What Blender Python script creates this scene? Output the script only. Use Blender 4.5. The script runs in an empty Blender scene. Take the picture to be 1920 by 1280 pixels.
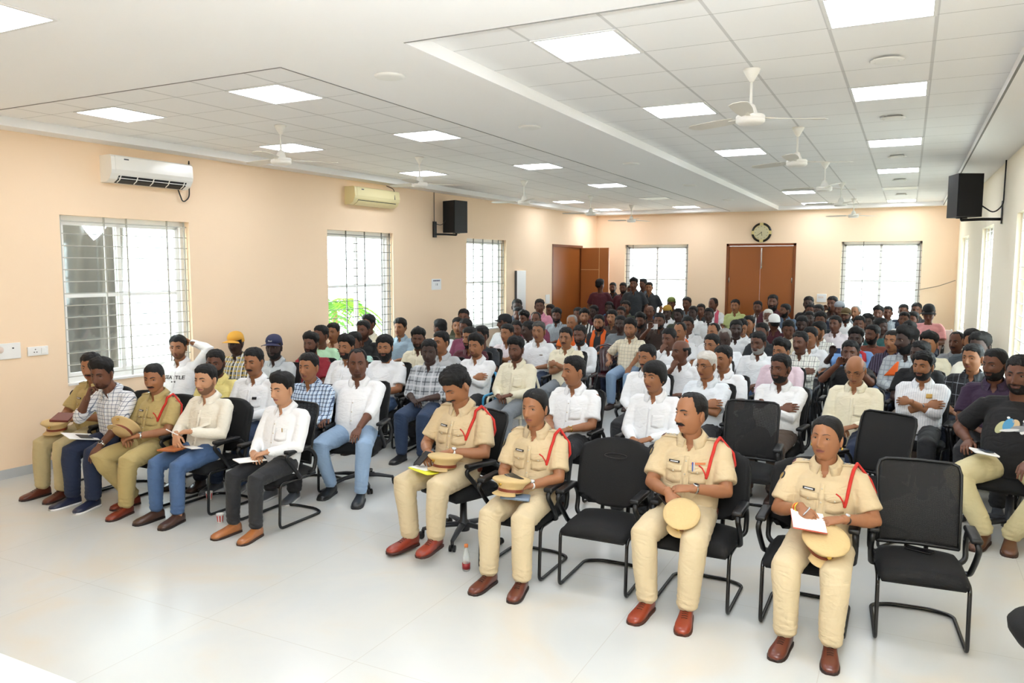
# A meeting hall full of seated listeners, police officers in the front row.
import bpy, math, random
import numpy as np
from mathutils import Vector, Matrix
from mathutils.bvhtree import BVHTree
R = math.radians
PI = math.pi
scene = bpy.context.scene
COL = scene.collection
random.seed(7)

# ------------------------------------------------------------------ camera
def make_camera():
    yaw, pitch, roll = 0.47175, -0.095726, 0.00292
    cy, sy, cp, sp = math.cos(yaw), math.sin(yaw), math.cos(pitch), math.sin(pitch)
    f = Vector((-sy * cp, cy * cp, sp)); r = Vector((cy, sy, 0)); u = r.cross(f)
    c, s = math.cos(roll), math.sin(roll)
    r2 = r * c + u * s; u2 = u * c - r * s
    cam = bpy.data.cameras.new('camera'); ob = bpy.data.objects.new('camera', cam)
    COL.objects.link(ob)
    cam.sensor_width = 36; cam.lens = 1452.12 / 1920 * 36
    cam.clip_start = 0.05; cam.clip_end = 200
    m = Matrix((r2, u2, -f)).transposed().to_4x4(); m.translation = (0, 0, 2.27)
    ob.matrix_world = m
    scene.camera = ob
make_camera()

# ------------------------------------------------------------------ world, exposure
W = bpy.data.worlds.new('daylight'); scene.world = W; W.use_nodes = True
W.node_tree.nodes['Background'].inputs[0].default_value = (0.86, 0.93, 1.0, 1)
W.node_tree.nodes['Background'].inputs[1].default_value = 4.2
scene.view_settings.view_transform = 'Standard'
scene.view_settings.look = 'None'
scene.view_settings.gamma = 1.0
scene.view_settings.use_curve_mapping = False
scene.view_settings.exposure = 1.40
PANEL_STRENGTH = 7.5
def bounce_flash():
    # the photographer's flash, aimed at the ceiling above the camera
    l = bpy.data.lights.new('bounce_flash', 'SPOT'); l.energy = FLASH; l.spot_size = R(110); l.spot_blend = 1; l.shadow_soft_size = .04; l.color = (.84, .92, 1)
    o = bpy.data.objects.new('bounce_flash', l); COL.objects.link(o); o.location = (.05, -.15, 2.45)
    o.rotation_euler = Vector((-.25, .55, 1)).to_track_quat('-Z', 'Y').to_euler()
FLASH = 1150.0 * .81
bounce_flash()
cy_ = scene.cycles
cy_.max_bounces = 9; cy_.diffuse_bounces = 8; cy_.glossy_bounces = 3; cy_.transmission_bounces = 4
cy_.transparent_max_bounces = 8
cy_.caustics_reflective = False; cy_.caustics_refractive = False
cy_.sample_clamp_indirect = 6.0
cy_.use_adaptive_sampling = True; cy_.adaptive_threshold = 0.015
try:
    cy_.use_denoising = True; cy_.denoiser = 'OPENIMAGEDENOISE'
except Exception:
    pass

# ------------------------------------------------------------------ materials
def lin(h):
    h = h.lstrip('#'); v = [int(h[i:i + 2], 16) / 255 for i in (0, 2, 4)]
    return tuple(x / 12.92 if x <= .04045 else ((x + .055) / 1.055) ** 2.4 for x in v) + (1,)
MATS = {}
def nd(nt, t, **kw):
    n = nt.nodes.new(t)
    for k, v in kw.items(): setattr(n, k, v)
    return n
def mat(name, col='#808080', rough=.6, metal=0, emit=0, bump=0, bscale=60, spec=.5, alpha=1, sheen=0, coat=0, mott=0, mscale=4):
    key = name
    if key in MATS: return MATS[key]
    m = bpy.data.materials.new(name); m.use_nodes = True
    nt = m.node_tree; b = nt.nodes['Principled BSDF']
    c = lin(col)
    b.inputs['Base Color'].default_value = c
    b.inputs['Roughness'].default_value = rough
    b.inputs['Metallic'].default_value = metal
    b.inputs['Specular IOR Level'].default_value = spec
    if sheen: b.inputs['Sheen Weight'].default_value = sheen
    if coat: b.inputs['Coat Weight'].default_value = coat; b.inputs['Coat Roughness'].default_value = .1
    if alpha < 1: b.inputs['Alpha'].default_value = alpha
    if emit:
        b.inputs['Emission Color'].default_value = c; b.inputs['Emission Strength'].default_value = emit
    if bump or mott:
        tc = nd(nt, 'ShaderNodeTexCoord')
    if mott:
        n = nd(nt, 'ShaderNodeTexNoise'); n.inputs['Scale'].default_value = mscale; n.inputs['Detail'].default_value = 3
        nt.links.new(tc.outputs['Object'], n.inputs['Vector'])
        mx = nd(nt, 'ShaderNodeMixRGB', blend_type='MULTIPLY'); mx.inputs[0].default_value = mott
        mx.inputs[1].default_value = c
        rp = nd(nt, 'ShaderNodeValToRGB'); rp.color_ramp.elements[0].color = (.45, .45, .45, 1); rp.color_ramp.elements[1].color = (1, 1, 1, 1)
        rp.color_ramp.elements[0].position = .3; rp.color_ramp.elements[1].position = .6
        nt.links.new(n.outputs[0], rp.inputs[0]); nt.links.new(rp.outputs[0], mx.inputs[2]); nt.links.new(mx.outputs[0], b.inputs['Base Color'])
    if bump:
        n = nd(nt, 'ShaderNodeTexNoise'); n.inputs['Scale'].default_value = bscale
        nt.links.new(tc.outputs['Object'], n.inputs['Vector'])
        bp = nd(nt, 'ShaderNodeBump'); bp.inputs['Strength'].default_value = bump; bp.inputs['Distance'].default_value = .01
        nt.links.new(n.outputs[0], bp.inputs['Height']); nt.links.new(bp.outputs[0], b.inputs['Normal'])
    MATS[key] = m
    return m
def folds(m, strength=.32, scale=5.5):
    """soft cloth folds on top of the fine weave"""
    nt = m.node_tree; b = nt.nodes['Principled BSDF']; tc = nd(nt, 'ShaderNodeTexCoord')
    mp = nd(nt, 'ShaderNodeMapping'); mp.inputs['Scale'].default_value = (1.0, 1.0, 2.2); mp.inputs['Rotation'].default_value = (.3, .5, .2)
    nt.links.new(tc.outputs['Object'], mp.inputs[0])
    n = nd(nt, 'ShaderNodeTexNoise'); n.inputs['Scale'].default_value = scale; n.inputs['Detail'].default_value = 1.5; n.inputs['Distortion'].default_value = .8
    nt.links.new(mp.outputs[0], n.inputs['Vector'])
    r = nd(nt, 'ShaderNodeMath', operation='PINGPONG'); nt.links.new(n.outputs[0], r.inputs[0]); r.inputs[1].default_value = .12
    bp = nd(nt, 'ShaderNodeBump'); bp.inputs['Strength'].default_value = strength; bp.inputs['Distance'].default_value = .05
    nt.links.new(r.outputs[0], bp.inputs['Height'])
    if b.inputs['Normal'].is_linked: nt.links.new(b.inputs['Normal'].links[0].from_socket, bp.inputs['Normal'])
    nt.links.new(bp.outputs[0], b.inputs['Normal'])
    return m
def line_mask(nt, vec, axis, period, width, offset=0, soft=0):
    """1 inside a stripe of the given width repeated along an axis"""
    sx = nd(nt, 'ShaderNodeSeparateXYZ'); nt.links.new(vec, sx.inputs[0])
    a = nd(nt, 'ShaderNodeMath', operation='ADD'); nt.links.new(sx.outputs[axis], a.inputs[0]); a.inputs[1].default_value = offset + 100 * period
    mo = nd(nt, 'ShaderNodeMath', operation='MODULO'); nt.links.new(a.outputs[0], mo.inputs[0]); mo.inputs[1].default_value = period
    lt = nd(nt, 'ShaderNodeMath', operation='LESS_THAN'); nt.links.new(mo.outputs[0], lt.inputs[0]); lt.inputs[1].default_value = width
    return lt.outputs[0]
def mixmask(nt, mask, c0, c1, fac=1):
    mx = nd(nt, 'ShaderNodeMixRGB')
    mm = nd(nt, 'ShaderNodeMath', operation='MULTIPLY'); nt.links.new(mask, mm.inputs[0]); mm.inputs[1].default_value = fac
    nt.links.new(mm.outputs[0], mx.inputs[0])
    for c, i in ((c0, 1), (c1, 2)):
        if isinstance(c, tuple): mx.inputs[i].default_value = c
        else: nt.links.new(c, mx.inputs[i])
    return mx.outputs[0]
def patmat(name, base, lines, rough=.8):
    """lines: (axis, period, width, colour, factor, offset)"""
    if name in MATS: return MATS[name]
    m = mat(name, base, rough, bump=.25, bscale=45)
    nt = m.node_tree; b = nt.nodes['Principled BSDF']
    tc = nd(nt, 'ShaderNodeTexCoord')
    out = lin(base)
    for ax, per, w, c, f, off in lines:
        out = mixmask(nt, line_mask(nt, tc.outputs['Object'], ax, per, w, off), out, lin(c), f)
    nt.links.new(out, b.inputs['Base Color'])
    return m

# ------------------------------------------------------------------ mesh tools
class MB:
    def __init__(s): s.v = []; s.f = []; s.m = []; s.n = 0
    def add(s, V, F, mi=0):
        V = np.asarray(V, float); s.v.append(V); n = s.n
        s.f += [tuple(i + n for i in f) for f in F]; s.m += [mi] * len(F) if isinstance(mi, int) else list(mi)
        s.n += len(V); return s
    def merge(s, o, M=None):
        V = o.verts()
        if M is not None: V = xf(M, V)
        return s.add(V, o.f, o.m)
    def verts(s): return np.concatenate(s.v) if s.v else np.zeros((0, 3))
    def mesh(s, name, mats=(), smooth=True):
        me = bpy.data.meshes.new(name)
        me.from_pydata(s.verts().tolist(), [], s.f)
        for m in mats: me.materials.append(m)
        me.polygons.foreach_set('material_index', np.array(s.m, dtype=np.int32))
        if smooth: me.polygons.foreach_set('use_smooth', np.ones(len(s.f), dtype=bool))
        me.update(); return me
    def obj(s, name, mats, parent=None, smooth=False, loc=None, label=None):
        if not isinstance(mats, (list, tuple)): mats = [mats]
        return link(name, s.mesh(name, mats, smooth), parent, loc, label)
def xf(M, V):
    A = np.array(M); return V @ A[:3, :3].T + A[:3, 3]
def link(name, me, parent=None, loc=None, label=None):
    o = bpy.data.objects.new(name, me); COL.objects.link(o)
    if parent is not None: o.parent = parent
    if loc is not None: o.location = loc
    if label: o['label'] = label
    return o
def thing(name, label, cat, loc=(0, 0, 0), rz=0, group=None, s=1, kind=None):
    o = bpy.data.objects.new(name, None); COL.objects.link(o); o.location = loc; o.rotation_euler = (0, 0, rz)
    o.empty_display_size = .1
    o.scale = (s, s, s)
    return tag(o, label, cat, group, kind)
def tag(o, label, cat=None, group=None, kind=None):
    if label: o['label'] = label
    if cat: o['category'] = cat
    if group: o['group'] = group
    if kind: o['kind'] = kind
    return o
def box(mb, lo, hi, mi=0):
    x0, y0, z0 = lo; x1, y1, z1 = hi
    V = [(x0, y0, z0), (x1, y0, z0), (x1, y1, z0), (x0, y1, z0), (x0, y0, z1), (x1, y0, z1), (x1, y1, z1), (x0, y1, z1)]
    return mb.add(V, [(0, 3, 2, 1), (4, 5, 6, 7), (0, 1, 5, 4), (1, 2, 6, 5), (2, 3, 7, 6), (3, 0, 4, 7)], mi)
def rbox(mb, c, size, r=.01, mi=0, M=None, n=3):
    """box with rounded vertical+horizontal edges (superellipsoid-like grid)"""
    hx, hy, hz = [s / 2 for s in size]; r = min(r, hx, hy, hz)
    ang = [(k * PI / 2) / n for k in range(n + 1)]
    ring = []
    for q, (sx, sy) in enumerate(((1, 1), (-1, 1), (-1, -1), (1, -1))):
        for a in ang:
            t = a + q * PI / 2
            ring.append((sx * (hx - r), sy * (hy - r), math.cos(t), math.sin(t)))
    V = []; prof = [(-hz, 0.0)] + [(-hz + r - r * math.cos(a), math.sin(a)) for a in ang[1:]] + [(hz - r + r * math.sin(a), math.cos(a)) for a in ang[:-1]] + [(hz, 0.0)]
    for z, k in prof:
        V += [(bx + r * k * cx, by + r * k * cy, z) for bx, by, cx, cy in ring]
    m = len(ring); F = []
    for i in range(len(prof) - 1):
        for j in range(m):
            a = i * m + j; b = i * m + (j + 1) % m
            F.append((a, b, b + m, a + m))
    F.append(tuple(range(m - 1, -1, -1))); F.append(tuple((len(prof) - 1) * m + j for j in range(m)))
    V = np.array(V)
    if M is not None: V = xf(M, V)
    return mb.add(V + np.array(c), F, mi)
def lathe(mb, prof, n=24, c=(0, 0, 0), mi=0, M=None):
    V = []; F = []
    for r, z in prof:
        V += [(r * math.cos(2 * PI * j / n), r * math.sin(2 * PI * j / n), z) for j in range(n)]
    k = len(prof)
    for i in range(k - 1):
        for j in range(n):
            a = i * n + j; b = i * n + (j + 1) % n
            F.append((a, b, b + n, a + n))
    F.append(tuple(range(n - 1, -1, -1))); F.append(tuple((k - 1) * n + j for j in range(n)))
    V = np.array(V)
    if M is not None: V = xf(M, V)
    return mb.add(V + np.array(c), F, mi)
def tube(mb, pts, rad, side=(1, 0, 0), n=12, mi=0, cap=True):
    """swept ellipse; rad: float, list of floats or list of (along side, across)"""
    P = np.array(pts, float); k = len(P)
    if not hasattr(rad, '__len__'): rad = [rad] * k
    rad = [(r, r) if not hasattr(r, '__len__') else r for r in rad]
    side = np.array(side, float)
    T = np.zeros_like(P)
    T[0] = P[1] - P[0]; T[-1] = P[-1] - P[-2]
    for i in range(1, k - 1):
        a = P[i] - P[i - 1]; b = P[i + 1] - P[i]
        T[i] = a / (np.linalg.norm(a) + 1e-9) + b / (np.linalg.norm(b) + 1e-9)
    T /= (np.linalg.norm(T, axis=1, keepdims=True) + 1e-9)
    rings = []; prevS = None
    for i in range(k):
        s = side if prevS is None else prevS
        s = s - T[i] * (s @ T[i])
        if np.linalg.norm(s) < .15:
            s = np.cross(T[i], [0, 0, 1.]) if abs(T[i][2]) < .9 else np.cross(T[i], [0, 1., 0])
        s = s / np.linalg.norm(s); prevS = s
        u = np.cross(T[i], s)
        rings.append((P[i], s, u, rad[i][0], rad[i][1]))
    full = []
    if cap:
        p, s, u, a, b = rings[0]; m = min(a, b)
        full += [(p - T[0] * m * .55, s, u, a * .45, b * .45), (p - T[0] * m * .3, s, u, a * .82, b * .82)]
    full += rings
    if cap:
        p, s, u, a, b = rings[-1]; m = min(a, b)
        full += [(p + T[-1] * m * .3, s, u, a * .82, b * .82), (p + T[-1] * m * .55, s, u, a * .45, b * .45)]
    ang = np.arange(n) * 2 * PI / n; ca = np.cos(ang)[:, None]; sa = np.sin(ang)[:, None]
    V = np.concatenate([p + ca * s * a + sa * u * b for p, s, u, a, b in full]); F = []
    for i in range(len(full) - 1):
        for j in range(n):
            a = i * n + j; b = i * n + (j + 1) % n
            F.append((a, b, b + n, a + n))
    F.append(tuple(range(n - 1, -1, -1))); F.append(tuple((len(full) - 1) * n + j for j in range(n)))
    return mb.add(V, F, mi)
def ellipsoid(mb, c, r, n=12, mi=0, M=None):
    V = []; F = []; k = n // 2
    for i in range(k + 1):
        t = PI * i / k
        t = min(max(t, .02), PI - .02)
        for j in range(n):
            a = 2 * PI * j / n
            V.append((math.sin(t) * math.cos(a) * r[0], math.sin(t) * math.sin(a) * r[1], -math.cos(t) * r[2]))
    for i in range(k):
        for j in range(n):
            a = i * n + j; b = i * n + (j + 1) % n
            F.append((a, b, b + n, a + n))
    V = np.array(V)
    if M is not None: V = xf(M, V)
    F.append(tuple(range(n - 1, -1, -1))); F.append(tuple(k * n + j for j in range(n)))
    return mb.add(V + np.array(c), F, mi)
def fillet(path, r=.04, n=4):
    P = [np.array(p, float) for p in path]; out = [P[0]]
    for i in range(1, len(P) - 1):
        a = P[i - 1] - P[i]; b = P[i + 1] - P[i]
        rr = min(r, np.linalg.norm(a) * .45, np.linalg.norm(b) * .45)
        p0 = P[i] + a / np.linalg.norm(a) * rr; p1 = P[i] + b / np.linalg.norm(b) * rr
        for k in range(n + 1):
            t = k / n
            out.append((1 - t) ** 2 * p0 + 2 * t * (1 - t) * P[i] + t * t * p1)
    out.append(P[-1]); return out
def extrude_x(mb, prof, x0, x1, mi=0):
    """closed profile of (y, z) swept along x"""
    n = len(prof); V = [(x0, y, z) for y, z in prof] + [(x1, y, z) for y, z in prof]
    F = [(i, (i + 1) % n, n + (i + 1) % n, n + i) for i in range(n)] + [tuple(range(n - 1, -1, -1)), tuple(range(n, 2 * n))]
    return mb.add(V, F, mi)
def remesh(mb, voxel, smooth=4, name='tmp'):
    me = mb.mesh(name, (), True)
    o = bpy.data.objects.new('tmp', me); COL.objects.link(o)
    r = o.modifiers.new('r', 'REMESH'); r.mode = 'VOXEL'; r.voxel_size = voxel; r.use_smooth_shade = True
    if smooth:
        s = o.modifiers.new('s', 'SMOOTH'); s.factor = .5; s.iterations = smooth
    dg = bpy.context.evaluated_depsgraph_get(); dg.update()
    ev = o.evaluated_get(dg); m2 = ev.to_mesh()
    V = np.empty(len(m2.vertices) * 3); m2.vertices.foreach_get('co', V); V = V.reshape(-1, 3)
    L = np.empty(len(m2.loops), dtype=np.int32); m2.loops.foreach_get('vertex_index', L)
    S = np.empty(len(m2.polygons), dtype=np.int32); m2.polygons.foreach_get('loop_start', S)
    T = np.empty(len(m2.polygons), dtype=np.int32); m2.polygons.foreach_get('loop_total', T)
    N = np.empty(len(m2.vertices) * 3); m2.vertices.foreach_get('normal', N); N = N.reshape(-1, 3)
    F = [tuple(int(q) for q in L[a:a + b]) for a, b in zip(S, T)]
    ev.to_mesh_clear(); bpy.data.objects.remove(o); bpy.data.meshes.remove(me)
    out = MB(); out.add(V, F, 0); out.N = N
    return out
# ------------------------------------------------------------------ room
M_wall = mat('wall_peach', '#f8debf', .85, bump=.05, bscale=25)
M_wallr = mat('wall_cream', '#f6ecd6', .85, bump=.05, bscale=25)
M_white = mat('white_paint', '#f1f1ee', .6)
M_upvc = mat('white_upvc', '#f0f0ee', .35)
M_black = mat('black_plastic', '#070708', .45)
M_blackm = mat('black_metal', '#0b0b0c', .25, spec=.6)
M_grill = mat('grille_paint', '#b4b2aa', .4); M_grill2 = mat('grille_paint_dark', '#6d6c68', .4)
M_glass = None
def glass_mat():
    m = bpy.data.materials.new('window_glass'); m.use_nodes = True; nt = m.node_tree
    b = nt.nodes['Principled BSDF']; out = nt.nodes['Material Output']
    t = nd(nt, 'ShaderNodeBsdfTransparent'); t.inputs[0].default_value = (.93, .97, .95, 1)
    g = nd(nt, 'ShaderNodeBsdfGlossy'); g.inputs['Roughness'].default_value = .03
    mx = nd(nt, 'ShaderNodeMixShader'); mx.inputs[0].default_value = .06
    nt.links.new(t.outputs[0], mx.inputs[1]); nt.links.new(g.outputs[0], mx.inputs[2]); nt.links.new(mx.outputs[0], out.inputs[0])
    nt.nodes.remove(b); return m
M_glass = glass_mat()

def floor_mat():
    m = mat('floor_tiles', '#dedfda', .24, spec=.45); nt = m.node_tree; b = nt.nodes['Principled BSDF']
    tc = nd(nt, 'ShaderNodeTexCoord')
    n = nd(nt, 'ShaderNodeTexNoise'); n.inputs['Scale'].default_value = .9; n.inputs['Detail'].default_value = 4; n.inputs['Distortion'].default_value = 1.2
    nt.links.new(tc.outputs['Object'], n.inputs[0])
    r = nd(nt, 'ShaderNodeValToRGB'); e = r.color_ramp.elements
    e[0].position = .35; e[0].color = lin('#c6c9c8'); e[1].position = .68; e[1].color = lin('#cfc9bd')
    x = r.color_ramp.elements.new(.52); x.color = lin('#cbccc8')
    nt.links.new(n.outputs[0], r.inputs[0])
    g1 = line_mask(nt, tc.outputs['Object'], 0, 1.2, .005, .35); g2 = line_mask(nt, tc.outputs['Object'], 1, 1.8, .005, .2)
    c = mixmask(nt, g1, r.outputs[0], lin('#b9b6ae'), .7); c = mixmask(nt, g2, c, lin('#b9b6ae'), .7)
    nt.links.new(c, b.inputs['Base Color'])
    return m
M_floor = floor_mat()
def tile_mat(name, x0, y0):
    m = mat(name, '#f0f0ef', .8); nt = m.node_tree; b = nt.nodes['Principled BSDF']
    tc = nd(nt, 'ShaderNodeTexCoord')
    a = line_mask(nt, tc.outputs['Object'], 0, .6, .022, -x0 + .011); c = line_mask(nt, tc.outputs['Object'], 1, .6, .006, -y0 + .003)
    o = mixmask(nt, a, lin('#f6f6f6'), lin('#d4d4d4'), 1); o = mixmask(nt, c, o, lin('#a8a8a6'), 1)
    nt.links.new(o, b.inputs['Base Color']); return m

SOF, TILE = 3.68, 3.77
LX = lambda y: -8.5 + (y - 4.8) * .04839
YF, YB = -2.5, 20.3
def struct(name, mb, mats, smooth=False):
    o = mb.obj(name, mats, smooth=smooth); o['kind'] = 'structure'; return o

mb = MB(); box(mb, (-9.4, YF - .3, -.15), (2.2, YB + .3, 0)); struct('floor', mb, M_floor)

# ceiling: plain soffit, two recessed bays of lay-in tiles
RB = dict(x0=-2.91, x1=.62, y0=4.19, y1=20.0)
LB = dict(xr=-4.05, y0=4.30, y1=19.9)
lxl = lambda y: LX(y) + .29
mb = MB()
def quad(mb, pts, mi=0): mb.add(pts, [(0, 1, 2, 3)], mi)
def hq(x0a, x1a, ya, x0b, x1b, yb, z, mi): quad(mb, [(x0a, ya, z), (x0b, yb, z), (x1b, yb, z), (x1a, ya, z)], mi)
hq(-9.4, 2.2, YF - .2, -9.4, 2.2, RB['y0'], SOF, 0)                                   # front
hq(-9.4, RB['x0'], RB['y0'], -9.4, RB['x0'], LB['y0'], SOF, 0)
hq(LX(LB['y0']) - .4, lxl(LB['y0']), LB['y0'], LX(LB['y1']) - .4, lxl(LB['y1']), LB['y1'], SOF, 0)
hq(LB['xr'], RB['x0'], LB['y0'], LB['xr'], RB['x0'], LB['y1'], SOF, 0)
hq(RB['x1'], 2.2, RB['y0'], RB['x1'], 2.2, LB['y1'], SOF, 0)
hq(-9, RB['x0'], LB['y1'], -9, RB['x0'], YB + .2, SOF, 0)
hq(RB['x0'], 2.2, RB['y1'], RB['x0'], 2.2, YB + .2, SOF, 0)
hq(RB['x1'], 2.2, LB['y1'], RB['x1'], 2.2, RB['y1'], SOF, 0)
# recess sides
def side(a, b): quad(mb, [(a[0], a[1], SOF), (b[0], b[1], SOF), (b[0], b[1], TILE), (a[0], a[1], TILE)], 0)
for p, q in (((RB['x0'], RB['y0']), (RB['x0'], RB['y1'])), ((RB['x1'], RB['y0']), (RB['x1'], RB['y1'])), ((RB['x0'], RB['y0']), (RB['x1'], RB['y0'])), ((RB['x0'], RB['y1']), (RB['x1'], RB['y1'])),
             ((lxl(LB['y0']), LB['y0']), (lxl(LB['y1']), LB['y1'])), ((LB['xr'], LB['y0']), (LB['xr'], LB['y1'])), ((lxl(LB['y0']), LB['y0']), (LB['xr'], LB['y0'])), ((lxl(LB['y1']), LB['y1']), (LB['xr'], LB['y1']))):
    side(p, q)
hq(RB['x0'], RB['x1'], RB['y0'], RB['x0'], RB['x1'], RB['y1'], TILE, 1)
hq(lxl(LB['y0']), LB['xr'], LB['y0'], lxl(LB['y1']), LB['xr'], LB['y1'], TILE, 2)
box(mb, (-9.5, YF - .3, 3.9), (2.3, YB + .3, 4.0), 0)
struct('ceiling', mb, [mat('ceiling_plaster', '#f8f8f8', .8), tile_mat('ceiling_tiles_right', -2.92, 4.19), tile_mat('ceiling_tiles_left', -4.1, 4.35)])

# shadow gaps along the recess edges
def gap(n, pts, w=.0045):
    mb = MB(); P = [Vector(p) for p in pts]
    for a, b in zip(P[:-1], P[1:]):
        d = (b - a).normalized(); s = Vector((-d.y, d.x, 0)) * w
        V = [a - s, b - s, b + s, a + s]; V = [tuple(v) for v in V] + [(v.x, v.y, v.z - .004) for v in V]
        mb.add(V, [(0, 1, 2, 3), (4, 7, 6, 5), (0, 4, 5, 1), (1, 5, 6, 2), (2, 6, 7, 3), (3, 7, 4, 0)])
    struct('trim_%d' % n, mb, mat('gap_grey', '#868684', .8))
gap(1, [(lxl(LB['y0']), LB['y0'], SOF), (LB['xr'], LB['y0'], SOF), (LB['xr'], LB['y1'], SOF)])
gap(2, [(RB['x0'], RB['y0'], SOF), (RB['x1'], RB['y0'], SOF)])
gap(3, [(RB['x1'], RB['y0'], SOF), (RB['x1'], RB['y1'], SOF)], .009)

def wall(name, p0, p1, openings, m, thick=.23, h=3.85, out=1):
    """wall from p0 to p1, its inner face on the line; returns the frame matrix (u along, w outward, z up)"""
    p0 = Vector(p0).to_3d(); d = Vector(p1).to_3d() - p0; L = d.length; d.normalize()
    nrm = Vector((-d.y, d.x, 0)) * out
    Mx = Matrix((d, nrm, Vector((0, 0, 1)))).transposed().to_4x4(); Mx.translation = p0
    mb = MB(); u = 0
    for a, b, z0, z1 in sorted(openings):
        box(mb, (u, 0, 0), (a, thick, h))
        if z0 > 0: box(mb, (a, 0, 0), (b, thick, z0))
        box(mb, (a, 0, z1), (b, thick, h)); u = b
    box(mb, (u, 0, 0), (L, thick, h))
    w = MB(); w.merge(mb, Mx); 
    if Mx.to_3x3().determinant() < 0: w.f = [tuple(reversed(f)) for f in w.f]
    struct(name, w, m)
    return Mx
WN = [0]
def window(Mx, u0, u1, z0, z1, layout='sash', bars=14, vbars=(), sill=True, gm=None, mid=None):
    """sliding window: outer frame, two sashes with panes, inner iron grille"""
    WN[0] += 1
    root = bpy.data.objects.new('window_%d' % WN[0], None); COL.objects.link(root); root['kind'] = 'structure'
    root.matrix_world = Mx @ Matrix.Translation((0, 0, 0))
    fw = .055; w0, w1 = .11, .18
    mb = MB()
    for lo, hi in (((u0, w0, z0), (u0 + fw, w1, z1)), ((u1 - fw, w0, z0), (u1, w1, z1)), ((u0, w0, z1 - fw), (u1, w1, z1)), ((u0, w0, z0), (u1, w1, z0 + fw))): box(mb, lo, hi)
    mb.obj('window_frame', M_upvc, root)
    um = (u0 + u1) / 2 if mid is None else mid
    for a, b, wo in ((u0 + fw, um + .03, .125), (um - .03, u1 - fw, .150)):
        if layout == 'open_right' and a > u0 + .2: pass
        s = MB(); t = .05
        for lo, hi in (((a, wo, z0 + fw), (a + t, wo + .03, z1 - fw)), ((b - t, wo, z0 + fw), (b, wo + .03, z1 - fw)), ((a, wo, z1 - fw - t), (b, wo + .03, z1 - fw)), ((a, wo, z0 + fw), (b, wo + .03, z0 + fw + t))): box(s, lo, hi)
        zc = z0 + (z1 - z0) * .52
        box(s, (a + t, wo + .005, zc - .02), (b - t, wo + .025, zc + .02))
        so = s.obj('sash', M_upvc, root)
        p = MB(); box(p, (a + t, wo + .012, z0 + fw + t), (b - t, wo + .018, z1 - fw - t)); p.obj('pane', M_glass, so)
    g = MB(); gw = .06
    for k in range(bars):
        z = z0 + (z1 - z0) * (k + .5) / bars
        box(g, (u0, gw - .006, z - .005), (u1, gw + .006, z + .005))
    for f in (0.02,) + tuple(vbars) + (.98,):
        u = u0 + (u1 - u0) * f; box(g, (u - .008, gw - .008, z0), (u + .008, gw + .008, z1))
    g.obj('grille', gm or M_grill, root)
    if sill:
        s = MB(); box(s, (u0 - .0, -.02, z0 - .02), (u1 + .0, .23, z0 + .004)); s.obj('window_sill', M_upvc, root)
    return root

k_ = math.sqrt(1 + .04839 ** 2)
ul = lambda y: (y - YF) * k_
ML = wall('wall_left', (LX(YF), YF), (LX(YB), YB), [(ul(5.48), ul(7.16), .93, 2.84), (ul(9.72), ul(11.38), .95, 2.86), (ul(13.76), ul(15.36), .95, 2.86), (ul(17.62), ul(19.40), 0, 2.84)], M_wall, out=1)
window(ML, ul(5.48), ul(7.16), .93, 2.84, bars=14, vbars=(.33, .5, .83), mid=ul(6.25))
window(ML, ul(9.72), ul(11.38), .95, 2.86, bars=14, vbars=(.3, .58, .85), gm=M_grill2)
window(ML, ul(13.76), ul(15.36), .95, 2.86, bars=13, vbars=(.22, .45, .7, .85), gm=M_grill2)
MBk = wall('wall_back', (-8.2, YB), (1.6, YB), [(8.2 - 6.91, 8.2 - 5.18, .95, 2.88), (8.2 - 4.19, 8.2 - 2.50, 0, 2.88), (8.2 - 1.47, 8.2 + .25, .95, 2.90)], M_wall, out=1)
window(MBk, 8.2 - 6.91, 8.2 - 5.18, .95, 2.88, bars=12, vbars=(.12,), gm=M_grill2)
window(MBk, 8.2 - 1.47, 8.2 + .25, .95, 2.90, bars=13, vbars=(.28,), gm=M_grill2)
# right wall, listed far to near
def RX(y): return .97 + (20.3 - y) * .0142
k2 = math.sqrt(1 + .0142 ** 2); ur = lambda y: (20.3 - y) * k2
MR = wall('wall_right', (RX(20.5), 20.5), (RX(8.2), 8.2), [(ur(19.2) + .2, ur(17.55) + .2, .95, 2.92), (ur(14.95) + .2, ur(13.3) + .2, .95, 2.92), (ur(10.9) + .2, ur(9.25) + .2, .95, 2.92)], M_wallr, out=1)
for a in (19.2, 14.95, 10.9):
    window(MR, ur(a) + .2, ur(a - 1.65) + .2, .95, 2.92, bars=14, vbars=(.3, .6), gm=M_upvc)
wall('wall_right_front', (RX(8.2) + .75, 8.2), (RX(8.2) + .75, YF), [], M_wallr, out=1)
mb = MB(); box(mb, (RX(8.2) + .2, 8.2, 0), (RX(8.2) + .98, 8.43, 3.85)); struct('wall_return', mb, M_wallr)
wall('wall_front', (2.2, YF), (-9.4, YF), [], M_wall, out=1)
# skirting
mb = MB(); box(mb, (0, -.012, 0), (ul(17.6), 0, .10)); w = MB().merge(mb, ML); w.f = w.f; struct('baseboard_left', w, mat('skirting_grey', '#b9bcbd', .4))
mb = MB(); box(mb, (0, -.012, 0), (8.2 - 4.25, 0, .10)); box(mb, (8.2 - 2.44, -.012, 0), (9.0, 0, .10)); struct('baseboard_back', MB().merge(mb, MBk), mat('skirting_grey', ''))

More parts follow.
